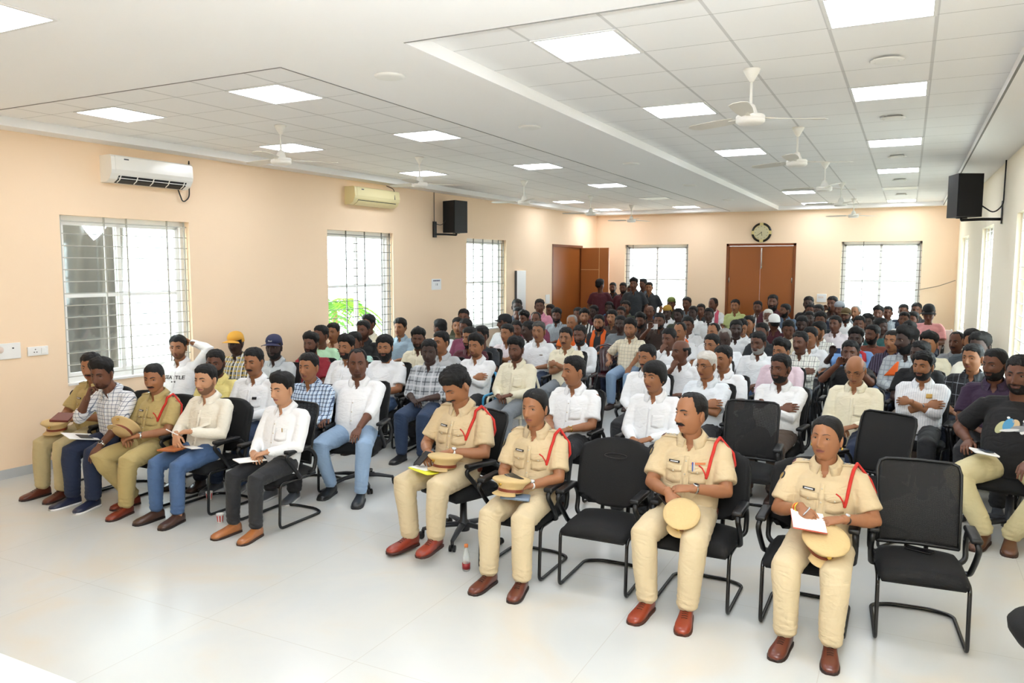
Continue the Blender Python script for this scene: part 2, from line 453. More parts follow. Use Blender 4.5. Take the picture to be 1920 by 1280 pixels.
# doors
M_door = mat('door_laminate', '#9a5826', .38, bump=.02, bscale=8); M_door2 = mat('door_frame_brown', '#7a3f18', .4); M_doorl = mat('door_laminate_light', '#ad6a37', .4)
M_steel = mat('steel', '#c9c6be', .25, metal=.9); M_line = mat('door_inlay', '#d9b27c', .5)
def dset(name, Mx):
    r = bpy.data.objects.new(name, None); COL.objects.link(r); r['kind'] = 'structure'; r.matrix_world = Mx; return r
d = dset('door_1', MBk); a, b = 8.2 - 4.19, 8.2 - 2.50; t = .06
mb = MB()
for lo, hi in (((a, -.01, 0), (a + t, .12, 2.88)), ((b - t, -.01, 0), (b, .12, 2.88)), ((a, -.01, 2.88 - t), (b, .12, 2.88))): box(mb, lo, hi)
mb.obj('door_frame', M_door2, d)
mid = (a + b) / 2
for lo, hi in ((a + t, mid - .002), (mid + .002, b - t)):
    mb = MB(); box(mb, (lo, .02, .01), (hi, .06, 2.88 - t - .004)); mb.obj('door_leaf', M_door, d)
mb = MB(); tube(mb, [(mid + .03, -.02, 2.76), (mid + .03, -.02, 2.25)], .012); box(mb, (mid + .015, -.02, 2.72), (mid + .045, .02, 2.76)); box(mb, (mid + .015, -.02, 2.27), (mid + .045, .02, 2.31)); mb.obj('tower_bolt', M_steel, d, True)
for u in (a + t + .02, b - t - .02):
    mb = MB(); tube(mb, [(u, .008, 2.02), (u, .008, 1.90)], .011); mb.obj('hinge', M_steel, d, True)
d = dset('door_2', ML); a, b = ul(17.62), ul(19.40)
mb = MB()
for lo, hi in (((a, -.01, 0), (a + t, .12, 2.84)), ((b - t, -.01, 0), (b, .12, 2.84)), ((a, -.01, 2.84 - t), (b, .12, 2.84))): box(mb, lo, hi)
mb.obj('door_frame', M_door2, d)
mb = MB(); box(mb, (a + t, .03, .01), (b - t, .07, 2.84 - t)); mb.obj('door_leaf', M_door, d)
mb = MB(); box(mb, (b - t - .04, -.80, .01), (b - t, -.012, 2.78)); lf = mb.obj('door_leaf', M_doorl, d, label='lighter open leaf swung into the hall')
mb = MB()
box(mb, (b - t - .044, -.54, .01), (b - t - .04, -.525, 2.78)); box(mb, (b - t - .044, -.53, 2.20), (b - t - .04, -.012, 2.215)); mb.obj('inlay', M_line, lf)
mb = MB(); lathe(mb, [(.025, 0), (.025, .01), (.01, .012), (.01, .04), (.028, .045), (.028, .065), (.01, .07)], 12, M=Matrix.Translation((b - t - .04, -.73, 1.05)) @ Matrix.Rotation(-PI / 2, 4, 'Y')); mb.obj('door_handle', M_steel, lf, True)

# ------------------------------------------------------------------ ceiling lights
M_panel = mat('panel_light', '#f0f5ff', .5, emit=PANEL_STRENGTH); M_off = mat('panel_unlit', '#e8e4d6', .5); M_lframe = mat('panel_frame', '#e4e4e2', .5)
def ceiling_light(x, y, z, label, lit=True):
    t = thing('ceiling_light', label, 'ceiling light', (x, y, z), group='square ceiling panel lights')
    mb = MB(); o = .3; i = .278
    for lo, hi in (((-o, -o, -.008), (o, -i, 0)), ((-o, i, -.008), (o, o, 0)), ((-o, -i, -.008), (-i, i, 0)), ((i, -i, -.008), (o, i, 0))): box(mb, lo, hi)
    mb.obj('frame', M_lframe, t)
    mb = MB(); box(mb, (-i, -i, -.005), (i, i, -.001)); mb.obj('diffuser', M_panel if lit else M_off, t)
od = ['nearest', 'second', 'third', 'fourth', 'fifth', 'farthest']
for nm, x, ys in (('left column of the right bay', -2.02, (5.09, 7.49, 10.49, None, 16.49, 19.49)), ('right column of the right bay', -.22, (5.09, 7.49, 10.49, 13.49, 16.49, 19.49)),
                  ('right column of the left bay', -5.0, (5.25, 7.65, 10.65, 13.65, 16.65, 19.3)), ('wall column of the left bay', -7.05, (5.25, 7.65, 10.65, None, 16.65, 19.3))):
    for i, y in enumerate(ys):
        if y is None: continue
        lit = not (i == 4 and x in (-.22, -5.0))
        ceiling_light(x, y, TILE - .001, ('lit' if lit else 'unlit') + ' square ceiling panel, %s in the %s' % (od[i], nm), lit)
for i, x in enumerate((-4.72,)):
    ceiling_light(x, 2.62, SOF - .001, 'lit square panel in the plain front ceiling, %s' % ('at the top left corner', 'above the empty floor', 'nearest the right wall')[i])

# ------------------------------------------------------------------ fans
M_fan = mat('fan_white', '#f2f1ec', .35); M_blade = mat('fan_blade', '#dcd9d0', .4)
def ceiling_fan(x, y, rot, label, blade=M_blade):
    t = thing('ceiling_fan', label, 'ceiling fan', (x, y, TILE), rot, 'white three-blade ceiling fans', s=1.0)
    mb = MB(); lathe(mb, [(.055, 0), (.065, -.005), (.055, -.03), (.02, -.09), (.012, -.10)], 20); mb.obj('canopy', M_fan, t, True)
    mb = MB(); lathe(mb, [(.011, -.08), (.011, -.30)], 12); mb.obj('rod', M_fan, t, True)
    mb = MB(); lathe(mb, [(.015, -.26), (.03, -.27), (.042, -.30), (.05, -.325), (.052, -.34), (.10, -.345), (.108, -.355), (.108, -.368), (.103, -.372), (.108, -.376), (.108, -.395), (.09, -.41), (.04, -.415)], 28); mb.obj('motor', M_fan, t, True)
    for k in range(3):
        a = k * 2 * PI / 3
        mb = MB(); P = []
        for i in range(11):
            f = i / 10; r = .14 + .46 * f; w = .045 + .022 * math.sin(min(f * 1.6, 1) * PI / 2) - (.04 * max(0, f - .93) / .07 if f > .93 else 0)
            tw = R(14 - 8 * f)
            P.append((r, -w * math.cos(tw), -w * math.sin(tw) - .36)); P.append((r, w * math.cos(tw), w * math.sin(tw) - .36))
        n = len(P); V = P + [(p[0], p[1], p[2] - .004) for p in P]; F = []
        for i in range(10):
            q = 2 * i
            F += [(q, q + 2, q + 3, q + 1), (n + q, n + q + 1, n + q + 3, n + q + 2), (q, n + q, n + q + 2, q + 2), (q + 1, q + 3, n + q + 3, n + q + 1)]
        F += [(0, 1, n + 1, n), (20, n + 20, n + 21, 21)]
        mb.add(xf(Matrix.Rotation(a, 4, 'Z'), np.array(V)), F)
        br = MB(); box(br, (.09, -.015, -.366), (.20, .015, -.358)); mb.merge(br, Matrix.Rotation(a, 4, 'Z'))
        mb.obj('blade', blade, t)
for nm, x, ys in (('right bay', -1.13, (6.2, 8.95, 12.0, 15.0, 18.5)), ('left bay', -6.05, (6.4, 9.05, 12.3, 15.5, 18.2))):
    for i, y in enumerate(ys):
        ceiling_fan(x, y, (.55, .5, .9, 1.1, .75)[i] + (0 if x > -3 else .3), 'white ceiling fan in the %s, %s' % (nm, ('nearest', 'second', 'third', 'fourth', 'farthest')[i]))
# round soffit speakers and smoke detectors
for i, (x, y) in enumerate(((-3.5, 4.85), (-3.48, 7.2), (-3.44, 10.3), (-3.42, 13.4), (-3.42, 16.6))):
    mb = MB(); lathe(mb, [(.03, -.012), (.095, -.016), (.11, -.01), (.115, 0)], 28)
    o = mb.obj('ceiling_speaker', M_white, smooth=True, loc=(x, y, SOF)); tag(o, 'round white ceiling grille between the two bays, %s' % ('nearest', 'second', 'third', 'fourth', 'farthest')[i], 'ceiling speaker', 'round ceiling grilles between the bays')
for i, y in enumerate((6.3, 8.7, 11.7, 14.8, 17.7)):
    t = thing('ceiling_vent', 'round raised ceiling disc between the right panels, %s' % ('nearest', 'second', 'third', 'fourth', 'farthest')[i], 'ceiling vent', (-.21, y, TILE), group='round ceiling discs in the right bay')
    mb = MB(); lathe(mb, [(.02, -.03), (.10, -.03), (.115, -.022), (.10, -.018), (.02, -.018)], 28); mb.obj('disc', M_white, t, True)
    for sx in (-.08, .08):
        mb = MB(); lathe(mb, [(.008, -.034), (.008, 0)], 10, c=(sx, 0, 0)); mb.obj('clip', M_white, t, True)

# ------------------------------------------------------------------ air conditioners on the left wall
def ac_unit(y0, y1, z0, z1, col, label, cat='air conditioner', vents=True):
    m = mat('ac_' + label[:6], col, .3, coat=.4); dk = mat('ac_dark', '#16181a', .5)
    L = y1 - y0
    root = thing('air_conditioner', label, cat); root.matrix_world = ML @ Matrix.Translation((ul(y0), 0, z0))
    h = z1 - z0
    prof = [(0, 0), (-.10, 0), (-.17, .035), (-.215, .10), (-.225, .14), (-.215, h - .02), (-.19, h), (0, h)]
    mb = MB(); extrude_x(mb, prof, 0, L); mb.obj('body', m, root)
    mb = MB(); extrude_x(mb, [(-.216, .105), (-.229, .145), (-.221, h - .015), (-.20, h - .01), (-.20, .105)], .05, L - .02); mb.obj('front_panel', m, root)
    mb = MB(); extrude_x(mb, [(-.105, -.002), (-.172, .033), (-.20, .078), (-.19, .08), (-.16, .03), (-.10, .004)], .10, L - .08); vo = mb.obj('air_outlet', dk, root)
    if vents:
        for k in range(5):
            u = .12 + (L - .24) * k / 4; mb = MB(); extrude_x(mb, [(-.12, 0), (-.176, .03), (-.206, .078), (-.19, .08)], u, u + .012); mb.obj('vane', m, vo)
        mb = MB(); box(mb, (.10, -.198, .045), (L - .09, -.19, .053)); mb.obj('flap', m, root)
    else:
        mb = MB(); extrude_x(mb, [(-.11, -.006), (-.178, .03), (-.21, .06), (-.20, .066), (-.16, .03), (-.10, .0)], .10, L - .07); mb.obj('flap', m, root)
    mb = MB(); box(mb, (.16, -.2245, h - .05), (.22, -.2225, h - .035)); mb.obj('badge', mat('badge_grey', '#4c5055', .4), root)
    return root
ac_unit(5.98, 7.08, 3.24, 3.55, '#f1f0ea', 'white wall air conditioner above the grey-curtained window')
mb = MB(); u = ul(7.16); tube(mb, fillet([(u + .02, -.02, 3.62), (u + .01, -.03, 3.45), (u, -.03, 3.15), (u - .10, -.03, 3.08), (u - .17, -.04, 3.24)], .08, 5), .008, n=8)
for k in range(4): ellipsoid(mb, (u + .018, -.022, 3.52 + k * .025), (.014, .012, .008), 8)
o = mb.obj('power_cord', mat('cord_black', '#111111', .5), smooth=True); o.matrix_world = ML; tag(o, 'black cord looping beside the white air conditioner', 'cord')
ac_unit(10.14, 11.30, 3.28, 3.57, '#ece0ae', 'yellowed cream wall air conditioner above the palm window', vents=False)
mb = MB(); u = ul(11.1); tube(mb, fillet([(u + .1, -.015, 3.67), (u + .07, -.2, 3.6), (u + .05, -.235, 3.42)], .05, 4), .006, n=8)
o = mb.obj('power_cord', mat('cord_black', ''), smooth=True); o.matrix_world = ML; tag(o, 'short dark wire hanging over the yellowed air conditioner', 'cord')

# ------------------------------------------------------------------ loudspeakers on brackets
def loudspeaker(c, rz, size, label, wall_pt, wdir):
    t = thing('loudspeaker', label, 'loudspeaker', c, rz)
    w, dp, h = size; m = mat('speaker_box', '#1a1a1b', .6)
    mb = MB(); V = [(-w / 2, -dp / 2, -h / 2), (w / 2, -dp / 2, -h / 2), (w * .32, dp / 2, -h / 2), (-w * .32, dp / 2, -h / 2)]
    V += [(x, y, h / 2) for x, y, _ in V]; mb.add(V, [(0, 3, 2, 1), (4, 5, 6, 7), (0, 1, 5, 4), (1, 2, 6, 5), (2, 3, 7, 6), (3, 0, 4, 7)]); mb.obj('cabinet', m, t)
    mb = MB(); rbox(mb, (0, -dp / 2 - .006, 0), (w - .02, .016, h - .02), .006); mb.obj('grille', mat('speaker_grille', '#0e0e0f', .8), t)
    mb = MB(); rbox(mb, (0, dp / 2 + .002, .05), (.12, .01, .18), .004); lathe(mb, [(.018, 0), (.018, .03), (.01, .04)], 12, c=(0, dp / 2, 0), M=Matrix.Rotation(-PI / 2, 4, 'X')); mb.obj('connector_plate', mat('speaker_plate', '#2c2c2e', .5), t, True)
    b = thing('wall_bracket', label.replace('black loudspeaker', 'black bracket holding the loudspeaker'), 'bracket', wall_pt)
    mb = MB(); box(mb, (-.012 if wdir > 0 else 0, -.05, -.15), (0 if wdir > 0 else .03, .05, .15)); mb.obj('wall_plate', M_black, b)
    e = Vector(c) - Vector(wall_pt)
    mb = MB(); tube(mb, [(0, 0, -.09), (e.x * .5, e.y * .5, -.09), (e.x, e.y, -.10)], .02, n=10); lathe(mb, [(.02, -.10), (.02, max(-.095, e.z - h / 2 + .01))], 10, c=(e.x, e.y, 0)); lathe(mb, [(.07, e.z - h / 2 - .012), (.07, e.z - h / 2 - .001)], 12, c=(e.x, e.y, 0)); mb.obj('arm', M_black, b, True)
loudspeaker((-7.76, 12.85, 3.22), R(-20), (.36, .36, .60), 'black loudspeaker on the left wall', (LX(12.62) + .005, 12.62, 2.98), -1)
loudspeaker((.60, 12.2, 3.24), R(28), (.34, .34, .57), 'black loudspeaker on the right wall', (RX(12.35) - .005, 12.35, 3.02), 1)
def cable(name, pts, r, label, m='cord_black', Mx=None):
    mb = MB(); tube(mb, fillet(pts, .1, 5), r, n=8); o = mb.obj(name, mat(m, '#111111', .5), smooth=True)
    if Mx is not None: o.matrix_world = Mx
    return tag(o, label, 'cable')
cable('speaker_cable', [(ul(12.62), -.01, 3.68), (ul(12.62), -.01, 3.1), (ul(12.66), -.15, 3.05), (ul(12.75), -.28, 3.24)], .006, 'thin cable dropping to the left loudspeaker', Mx=ML)
cable('speaker_cable', [(RX(12.1) - .02, 12.1, 3.68), (RX(12.1) - .02, 12.15, 3.1), (RX(12.1) - .12, 12.2, 3.0), (.72, 12.3, 3.2)], .009, 'black cable dropping to the right loudspeaker')
cable('wall_cable', [(.1, 20.28, 1.75), (.6, 20.27, 1.86), (.94, 20.1, 2.0)], .008, 'sagging grey cable across the back right corner', 'cord_grey')
MATS['cord_grey'].node_tree.nodes['Principled BSDF'].inputs[0].default_value = lin('#8d7f6c')

# ------------------------------------------------------------------ clock, switchboards, notices
c = thing('wall_clock', 'round black and gold wall clock above the brown double door', 'clock', (-3.335, 20.295, 3.15)); c.rotation_euler = (PI / 2, 0, 0)
bk = mat('clock_black', '#15120c', .3); gd = mat('clock_gold', '#d8c98c', .3, metal=.3); fc = mat('clock_face', '#cfc8a4', .5)
mb = MB(); lathe(mb, [(.243, 0), (.243, .03), (.225, .04), (.18, .032), (.18, .0)], 48); mb.obj('rim', bk, c)
mb = MB(); lathe(mb, [(.19, .0), (.19, .036), (.178, .040), (.175, .03)], 48); mb.obj('inner_ring', gd, c)
mb = MB(); lathe(mb, [(.176, .03), (.176, .043)], 48); mb.obj('dial', fc, c)
for k in range(4):
    a = k * PI / 2; mb = MB(); rbox(mb, (0, 0, 0), (.09, .06, .02), .008, M=Matrix.Rotation(a, 4, 'Z') @ Matrix.Translation((0, .212, .036))); mb.obj('ornament', gd, c)
for k in range(12):
    a = k * PI / 6; mb = MB(); box(mb, (-.004, .14, .042), (.004, .165, .0445)); w = MB().merge(mb, Matrix.Rotation(a, 4, 'Z')); w.obj('hour_mark', bk, c)
for nm, a, l in (('hour_hand', R(192), .085), ('minute_hand', R(127), .13)):
    mb = MB(); box(mb, (-.005, -.02, .044), (.005, l, .047)); MB().merge(mb, Matrix.Rotation(a, 4, 'Z')).obj(nm, bk, c)
def plate(Mx, u0, u1, z0, z1, label, cat, parts=0, m=None, name='switchboard', th=.02):
    r = thing(name, label, cat); r.matrix_world = Mx @ Matrix.Translation(((u0 + u1) / 2, 0, (z0 + z1) / 2))
    w, h = u1 - u0, z1 - z0
    mb = MB(); rbox(mb, (0, -th / 2, 0), (w, th, h), .006); mb.obj('plate', m or M_upvc, r)
    return r, w, h
r, w, h = plate(ML, ul(4.62), ul(4.98), 1.28, 1.45, 'large white switchboard on the wall at the left edge', 'switchboard')
mb = MB(); lathe(mb, [(.035, 0), (.035, .008), (.02, .02)], 20, M=Matrix.Translation((-.03, -.02, .02)) @ Matrix.Rotation(PI / 2, 4, 'X')); mb.obj('knob', mat('switch_pink', '#e6d4c8', .5), r, True)
mb = MB(); lathe(mb, [(.008, 0), (.006, .012)], 12, M=Matrix.Translation((.10, -.02, .03)) @ Matrix.Rotation(PI / 2, 4, 'X')); mb.obj('indicator', M_black, r, True)
r, w, h = plate(ML, ul(5.05), ul(5.27), 1.29, 1.39, 'small white socket plate beside the large switchboard', 'switchboard')
mb = MB(); rbox(mb, (.055, -.024, 0), (.05, .012, .06), .004); mb.obj('switch', M_white, r)
mb = MB(); [lathe(mb, [(.006, 0), (.006, .003)], 8, M=Matrix.Translation((-.03 + dx, -.021, dz)) @ Matrix.Rotation(PI / 2, 4, 'X')) for dx, dz in ((0, .02), (-.014, -.01), (.014, -.01))]; mb.obj('socket_holes', mat('socket_dark', '#55524e', .6), r)
r, w, h = plate(ML, ul(15.75), ul(16.17), 1.1, 2.19, 'tall narrow white panel on the wall beside the third window', 'panel', name='distribution_panel', th=.06)
mb = MB(); box(mb, (-w / 2 - .004, -.058, -h / 2), (-w / 2 + .002, -.0, h / 2)); mb.obj('hinge_edge', mat('badge_grey', ''), r)
mb = MB(); lathe(mb, [(.02, 0), (.02, .02)], 12, M=Matrix.Translation((w / 2 - .04, -.06, -.42)) @ Matrix.Rotation(PI / 2, 4, 'X')); mb.obj('lock', M_steel, r, True)
plate(ML, ul(17.25), ul(17.47), 1.38, 1.60, 'white switch plate beside the side door', 'switchboard')
r, w, h = plate(MBk, 8.2 - 1.98, 8.2 - 1.76, 1.44, 1.64, 'square white switchboard on the back wall by the right window', 'switchboard')
mb = MB(); [rbox(mb, (-.06 + .03 * k, -.023, .02), (.022, .008, .05), .003) for k in range(4)]; mb.obj('switches', mat('switch_pink', ''), r)
plate(MBk, 8.2 - 1.72, 8.2 - 1.54, 1.44, 1.56, 'small white socket plate beside the back switchboard', 'switchboard')
def text_mesh(s, size, bold=True):
    cu = bpy.data.curves.new('t', 'FONT'); cu.body = s; cu.size = size; cu.align_x = 'CENTER'; cu.align_y = 'CENTER'; cu.resolution_u = 2; cu.offset = size * .02 if bold else 0
    o = bpy.data.objects.new('t', cu); COL.objects.link(o); dg = bpy.context.evaluated_depsgraph_get(); dg.update()
    me = o.evaluated_get(dg).to_mesh(); V = np.array([v.co[:] for v in me.vertices]); F = [tuple(p.vertices) for p in me.polygons]
    o.evaluated_get(dg).to_mesh_clear(); bpy.data.objects.remove(o); bpy.data.curves.remove(cu)
    return V, F
r, w, h = plate(ML, ul(12.53), ul(12.85), 1.83, 2.04, 'white paper notice taped between the second and third windows', 'notice', name='paper_notice', th=.003, m=mat('paper', '#f2f2f2', .8))
mb = MB(); [box(mb, (-.11 + .023 * k, -.0045, .058), (-.11 + .023 * k + .017, -.0035, .082)) for k in range(10)]; mb.obj('print', mat('ink_blue', '#2b2b55', .8), r)
for s, z, sz, col in (('1 8', -.005, .06, '#77777c'),):
    V, F = text_mesh(s, sz); V = np.stack([V[:, 0], np.full(len(V), -.0045), V[:, 1] + z], 1); mb = MB(); mb.add(V, F); mb.obj('print', mat('ink' + col, col, .8), r)

# ------------------------------------------------------------------ outside
M_leaf = mat('palm_green', '#7fb53a', .5); M_leaf2 = mat('palm_green2', '#4f9130', .5)
mb = MB(); box(mb, (-30, -8, -.6), (22, 40, -.2)); struct('ground', mb, mat('ground_outside', '#d8d5cb', .9))
def palm(x, y, n, h, label, seed):
    rnd = random.Random(seed); t = thing('palm_plant', label, 'plant', (x, y, -.2))
    mb = MB(); tube(mb, [(0, 0, 0), (.03, 0, h * .45), (0, .03, h * .6)], [.07, .06, .05]); mb.obj('stem', mat('palm_stem', '#8a7c4e', .8), t, True)
    for k in range(n):
        a = 2 * PI * k / n + rnd.uniform(-.2, .2); L = rnd.uniform(.8, 1.15); up = rnd.uniform(.5, 1.1); mb = MB(); P = []
        for i in range(13):
            f = i / 12; P.append(Vector((math.cos(a) * L * f, math.sin(a) * L * f, h * .58 + up * f - 1.25 * f * f * L * .8)))
        tube(mb, P, [.012 * (1 - .8 * i / 12) for i in range(13)], n=5)
        for i in range(2, 13):
            for sgn in (-1, 1):
                d = (P[i] - P[i - 1]).normalized(); sd = d.cross(Vector((0, 0, 1))).normalized() * sgn
                tip = P[i] + sd * .34 * math.sin(.35 + 2.4 * i / 12) + d * .16 + Vector((0, 0, -.10)); m0 = P[i] + (tip - P[i]) * .45 + Vector((0, 0, .04)); wv = d * .016
                mb.add([P[i], m0 + wv, tip, m0 - wv], [(0, 1, 2), (0, 2, 3)])
        mb.obj('frond', M_leaf if k % 2 else M_leaf2, t)
palm(-10.2, 12.15, 16, 2.7, 'green feathery palm plant outside the second left window', 3)
palm(-11.9, 13.3, 12, 1.9, 'lower green palm plant behind the first palm', 5)
# grey tarpaulin hung outside the first window
mb = MB(); nx, nz = 40, 30; V = []
cx = 6.0
for j in range(nz + 1):
    for i in range(nx + 1):
        u = -1.0 + 1.42 * i / nx; f = j / nz
        top = 2.95 - .36 * math.exp(-abs(u) / .22)
        z = top * (1 - f) - .19 * f
        w = .10 * math.sin(u * 9 + 3 * f) * (.3 + .7 * f) + .05 * math.sin(u * 21 + 5 * f)
        V.append((-9.45 + w * .7, cx + .57 + u, z))
F = [(j * (nx + 1) + i, j * (nx + 1) + i + 1, (j + 1) * (nx + 1) + i + 1, (j + 1) * (nx + 1) + i) for j in range(nz) for i in range(nx)]
mb.add(V, F); o = mb.obj('tarpaulin', mat('tarp', '#4a4c50', .6), smooth=True)
so = o.modifiers.new('s', 'SOLIDIFY'); so.thickness = .01
tag(o, 'grey tarpaulin hanging outside the first left window', 'tarpaulin')
# ------------------------------------------------------------------ seats (each kind built once, its parts copied per seat)
class Proto:
    def __init__(s): s.nodes = []
    def part(s, name, mb, mats, up=None, smooth=True, label=None):
        if not isinstance(mats, (list, tuple)): mats = [mats]
        s.nodes.append((name, mb.mesh(name, mats, smooth), up, label)); return len(s.nodes) - 1
    def place(s, name, label, cat, loc, rz=0, group=None, sc=1):
        t = thing(name, label, cat, loc, rz, group, sc); made = []
        for nm, me, up, lb in s.nodes:
            made.append(link(nm, me, t if up is None else made[up], None, lb))
        return t
M_fab = mat('chair_fabric', '#070708', .85, bump=.2, bscale=200)
M_arm = mat('chair_arm', '#0c0d0e', .45); M_base = mat('chair_base', '#2c2e32', .45)
def mesh_back_mat():
    m = mat('mesh_back', '#0a0a0b', .7); nt = m.node_tree; b = nt.nodes['Principled BSDF']
    tc = nd(nt, 'ShaderNodeTexCoord')
    a = line_mask(nt, tc.outputs['Object'], 0, .006, .0022); c = line_mask(nt, tc.outputs['Object'], 2, .006, .0022)
    mu = nd(nt, 'ShaderNodeMath', operation='MULTIPLY'); nt.links.new(a, mu.inputs[0]); nt.links.new(c, mu.inputs[1])
    iv = nd(nt, 'ShaderNodeMath', operation='SUBTRACT'); iv.inputs[0].default_value = 1; nt.links.new(mu.outputs[0], iv.inputs[1])
    nt.links.new(iv.outputs[0], b.inputs['Alpha']); return m
M_mesh = mesh_back_mat()
def sheet(mb, fn, nu, nv, th, mi=0):
    """thin curved panel: fn(u, v) -> point for u, v in 0..1, thickened along its normal"""
    P = np.array([[fn(i / nu, j / nv) for i in range(nu + 1)] for j in range(nv + 1)])
    du = np.gradient(P, axis=1); dv = np.gradient(P, axis=0); N = np.cross(du, dv); N /= np.linalg.norm(N, axis=2, keepdims=True) + 1e-9
    A = (P + N * th / 2).reshape(-1, 3); B = (P - N * th / 2).reshape(-1, 3); n = nu + 1; m = len(A)
    F = []
    for j in range(nv):
        for i in range(nu):
            a = j * n + i; F += [(a, a + 1, a + n + 1, a + n), (m + a, m + a + n, m + a + n + 1, m + a + 1)]
    for i in range(nu): F += [(i, m + i, m + i + 1, i + 1)]; a = nv * n + i; F += [(a, a + 1, m + a + 1, m + a)]
    for j in range(nv): a = j * n; F += [(a, a + n, m + a + n, m + a)]; a = j * n + nu; F += [(a, m + a, m + a + n, a + n)]
    return mb.add(np.concatenate([A, B]), F, mi)
def seat_mb(w=.50, d=.49, y0=-.27, z=.425):
    mb = MB()
    def fn_t(u, v):
        x = (u - .5) * w; y = y0 + d * v
        e = 1 - abs(2 * u - 1) ** 6; f = 1 - abs(2 * v - 1) ** 8
        return x * (1 - .05 * abs(2 * v - 1) ** 4), y, z + .05 * (e * f) ** .4 - .012 * math.cos(2 * PI * u) * .5 - .02 * max(0, .25 - v) * 4 * .5
    nu = 16; n = nu + 1
    T = np.array([fn_t(i / nu, j / nu) for j in range(n) for i in range(n)]); B = T.copy(); B[:, 2] = z - .045; B[:, :2] = (B[:, :2] - [0, y0 + d / 2]) * .94 + [0, y0 + d / 2]
    F = []
    for j in range(nu):
        for i in range(nu):
            a = j * n + i; F += [(a, a + 1, a + n + 1, a + n), (n * n + a, n * n + a + n, n * n + a + n + 1, n * n + a + 1)]
    for i in range(nu):
        F += [(i, n * n + i, n * n + i + 1, i + 1)]; a = nu * n + i; F += [(a, a + 1, n * n + a + 1, n * n + a)]
        a = i * n; F += [(a, a + n, n * n + a + n, n * n + a)]; a = i * n + nu; F += [(a, n * n + a, n * n + a + n, a + n)]
    return mb.add(np.concatenate([T, B]), F)
def back_shape(kind):
    """outline width at height fraction v"""
    if kind == 'mesh': return lambda v: .245 * (1 - .04 * (1 - v)) * (1 - .12 * max(0, v - .93) / .07)
    return lambda v: .278 * (1 - .22 * abs(2 * v - 1) ** 5)
def make_back(pr, kind, z0=.50, z1=1.02, yb=.21, tilt=.11):
    wf = back_shape(kind)
    def fn(off, grow=0):
        def g(u, v):
            w = wf(v) + grow; x = (2 * u - 1) * w
            z = z0 + (z1 - z0) * v - (.075 * abs(2 * u - 1) ** 3.5 * (2 * v - 1) ** 5 if kind != 'mesh' else 0); y = yb + tilt * v - .035 * math.sin(PI * (1 - v) * .8) + .03 * (1 - (2 * u - 1) ** 2) * -.2 + off - .035 * (2 * u - 1) ** 2
            return x, y, z
        return g
    mb = MB()
    if kind == 'mesh':
        sheet(mb, fn(0), 14, 18, .006); b = pr.part('backrest', mb, M_mesh)
        g = fn(0); path = [g(0, 0)] + [g(0, v / 8) for v in range(1, 8)] + [g(0, .97), g(.06, 1), g(.5, 1), g(.94, 1), g(1, .97)] + [g(1, v / 8) for v in range(7, 0, -1)] + [g(1, 0)]
        fr = MB(); tube(fr, path, .010, n=8); tube(fr, [g(0, 0), g(.5, 0), g(1, 0)], .012, n=8); pr.part('back_frame', fr, M_black, b)
        sp = MB()
        for x in (.38, .62): tube(sp, [(g(x, 0)[0], yb - .06, .42), (g(x, 0)[0], yb + .0, .44), g(x, .02)], .014, n=8)
        pr.part('back_support', sp, M_black)
    else:
        sheet(mb, fn(0), 20, 24, .05); b = pr.part('backrest', mb, M_fab)
        g = fn(.035, .004); bk = MB(); sheet(bk, g, 14, 18, .02); pr.part('back_shell', bk, M_black, b)
        o = MB(); q = fn(-.028)
        tube(o, [q(.5 + .16 * math.cos(a), .76 + .035 * math.sin(a)) for a in np.linspace(0, 2 * PI, 25)], .004, n=6, cap=False); pr.part('back_slot', o, M_arm, b)
        sp = MB(); 
        for x in (-.1, .1): tube(sp, [(x, yb - .06, .42), (x, yb + .02, .43), (x, yb + .045, .56)], .016, n=8)
        pr.part('back_support', sp, M_black)
def make_arms(pr, zs=.42, hx=.275, top=.66):
    for sx in (-1, 1):
        mb = MB(); x = sx * hx
        tube(mb, fillet([(sx * .22, -.02, zs - .01), (x, -.02, zs - .01), (x + sx * .012, -.13, zs + .12), (x + sx * .01, -.22, top - .02), (x, -.10, top), (x, .10, top), (x, .19, top - .10), (x, .15, zs + .02), (sx * .22, .12, zs - .01)], .06, 4), .0175, n=10)
        a = pr.part('armrest', mb, M_arm)
        p = MB(); rbox(p, (x, -.05, top + .010), (.068, .29, .034), .014); pr.part('arm_pad', p, M_black, a)
def visitor_chair(kind):
    pr = Proto()
    mb = MB(); h = .245
    path = fillet([(-h, .20, .405), (-h, -.24, .405), (-h, -.26, .014), (-h, .27, .014), (-h * .5, .33, .014), (h * .5, .33, .014), (h, .27, .014), (h, -.26, .014), (h, -.24, .405), (h, .20, .405)], .05, 5)
    tube(mb, path, .0125, n=10); tube(mb, [(-h, -.12, .40), (h, -.12, .40)], .010, n=8); tube(mb, [(-h, .12, .40), (h, .12, .40)], .010, n=8)
    pr.part('frame', mb, M_blackm)
    pr.part('seat', seat_mb(), M_fab)
    make_back(pr, kind, z1=1.02 if kind == 'mesh' else .985)
    make_arms(pr)
    return pr
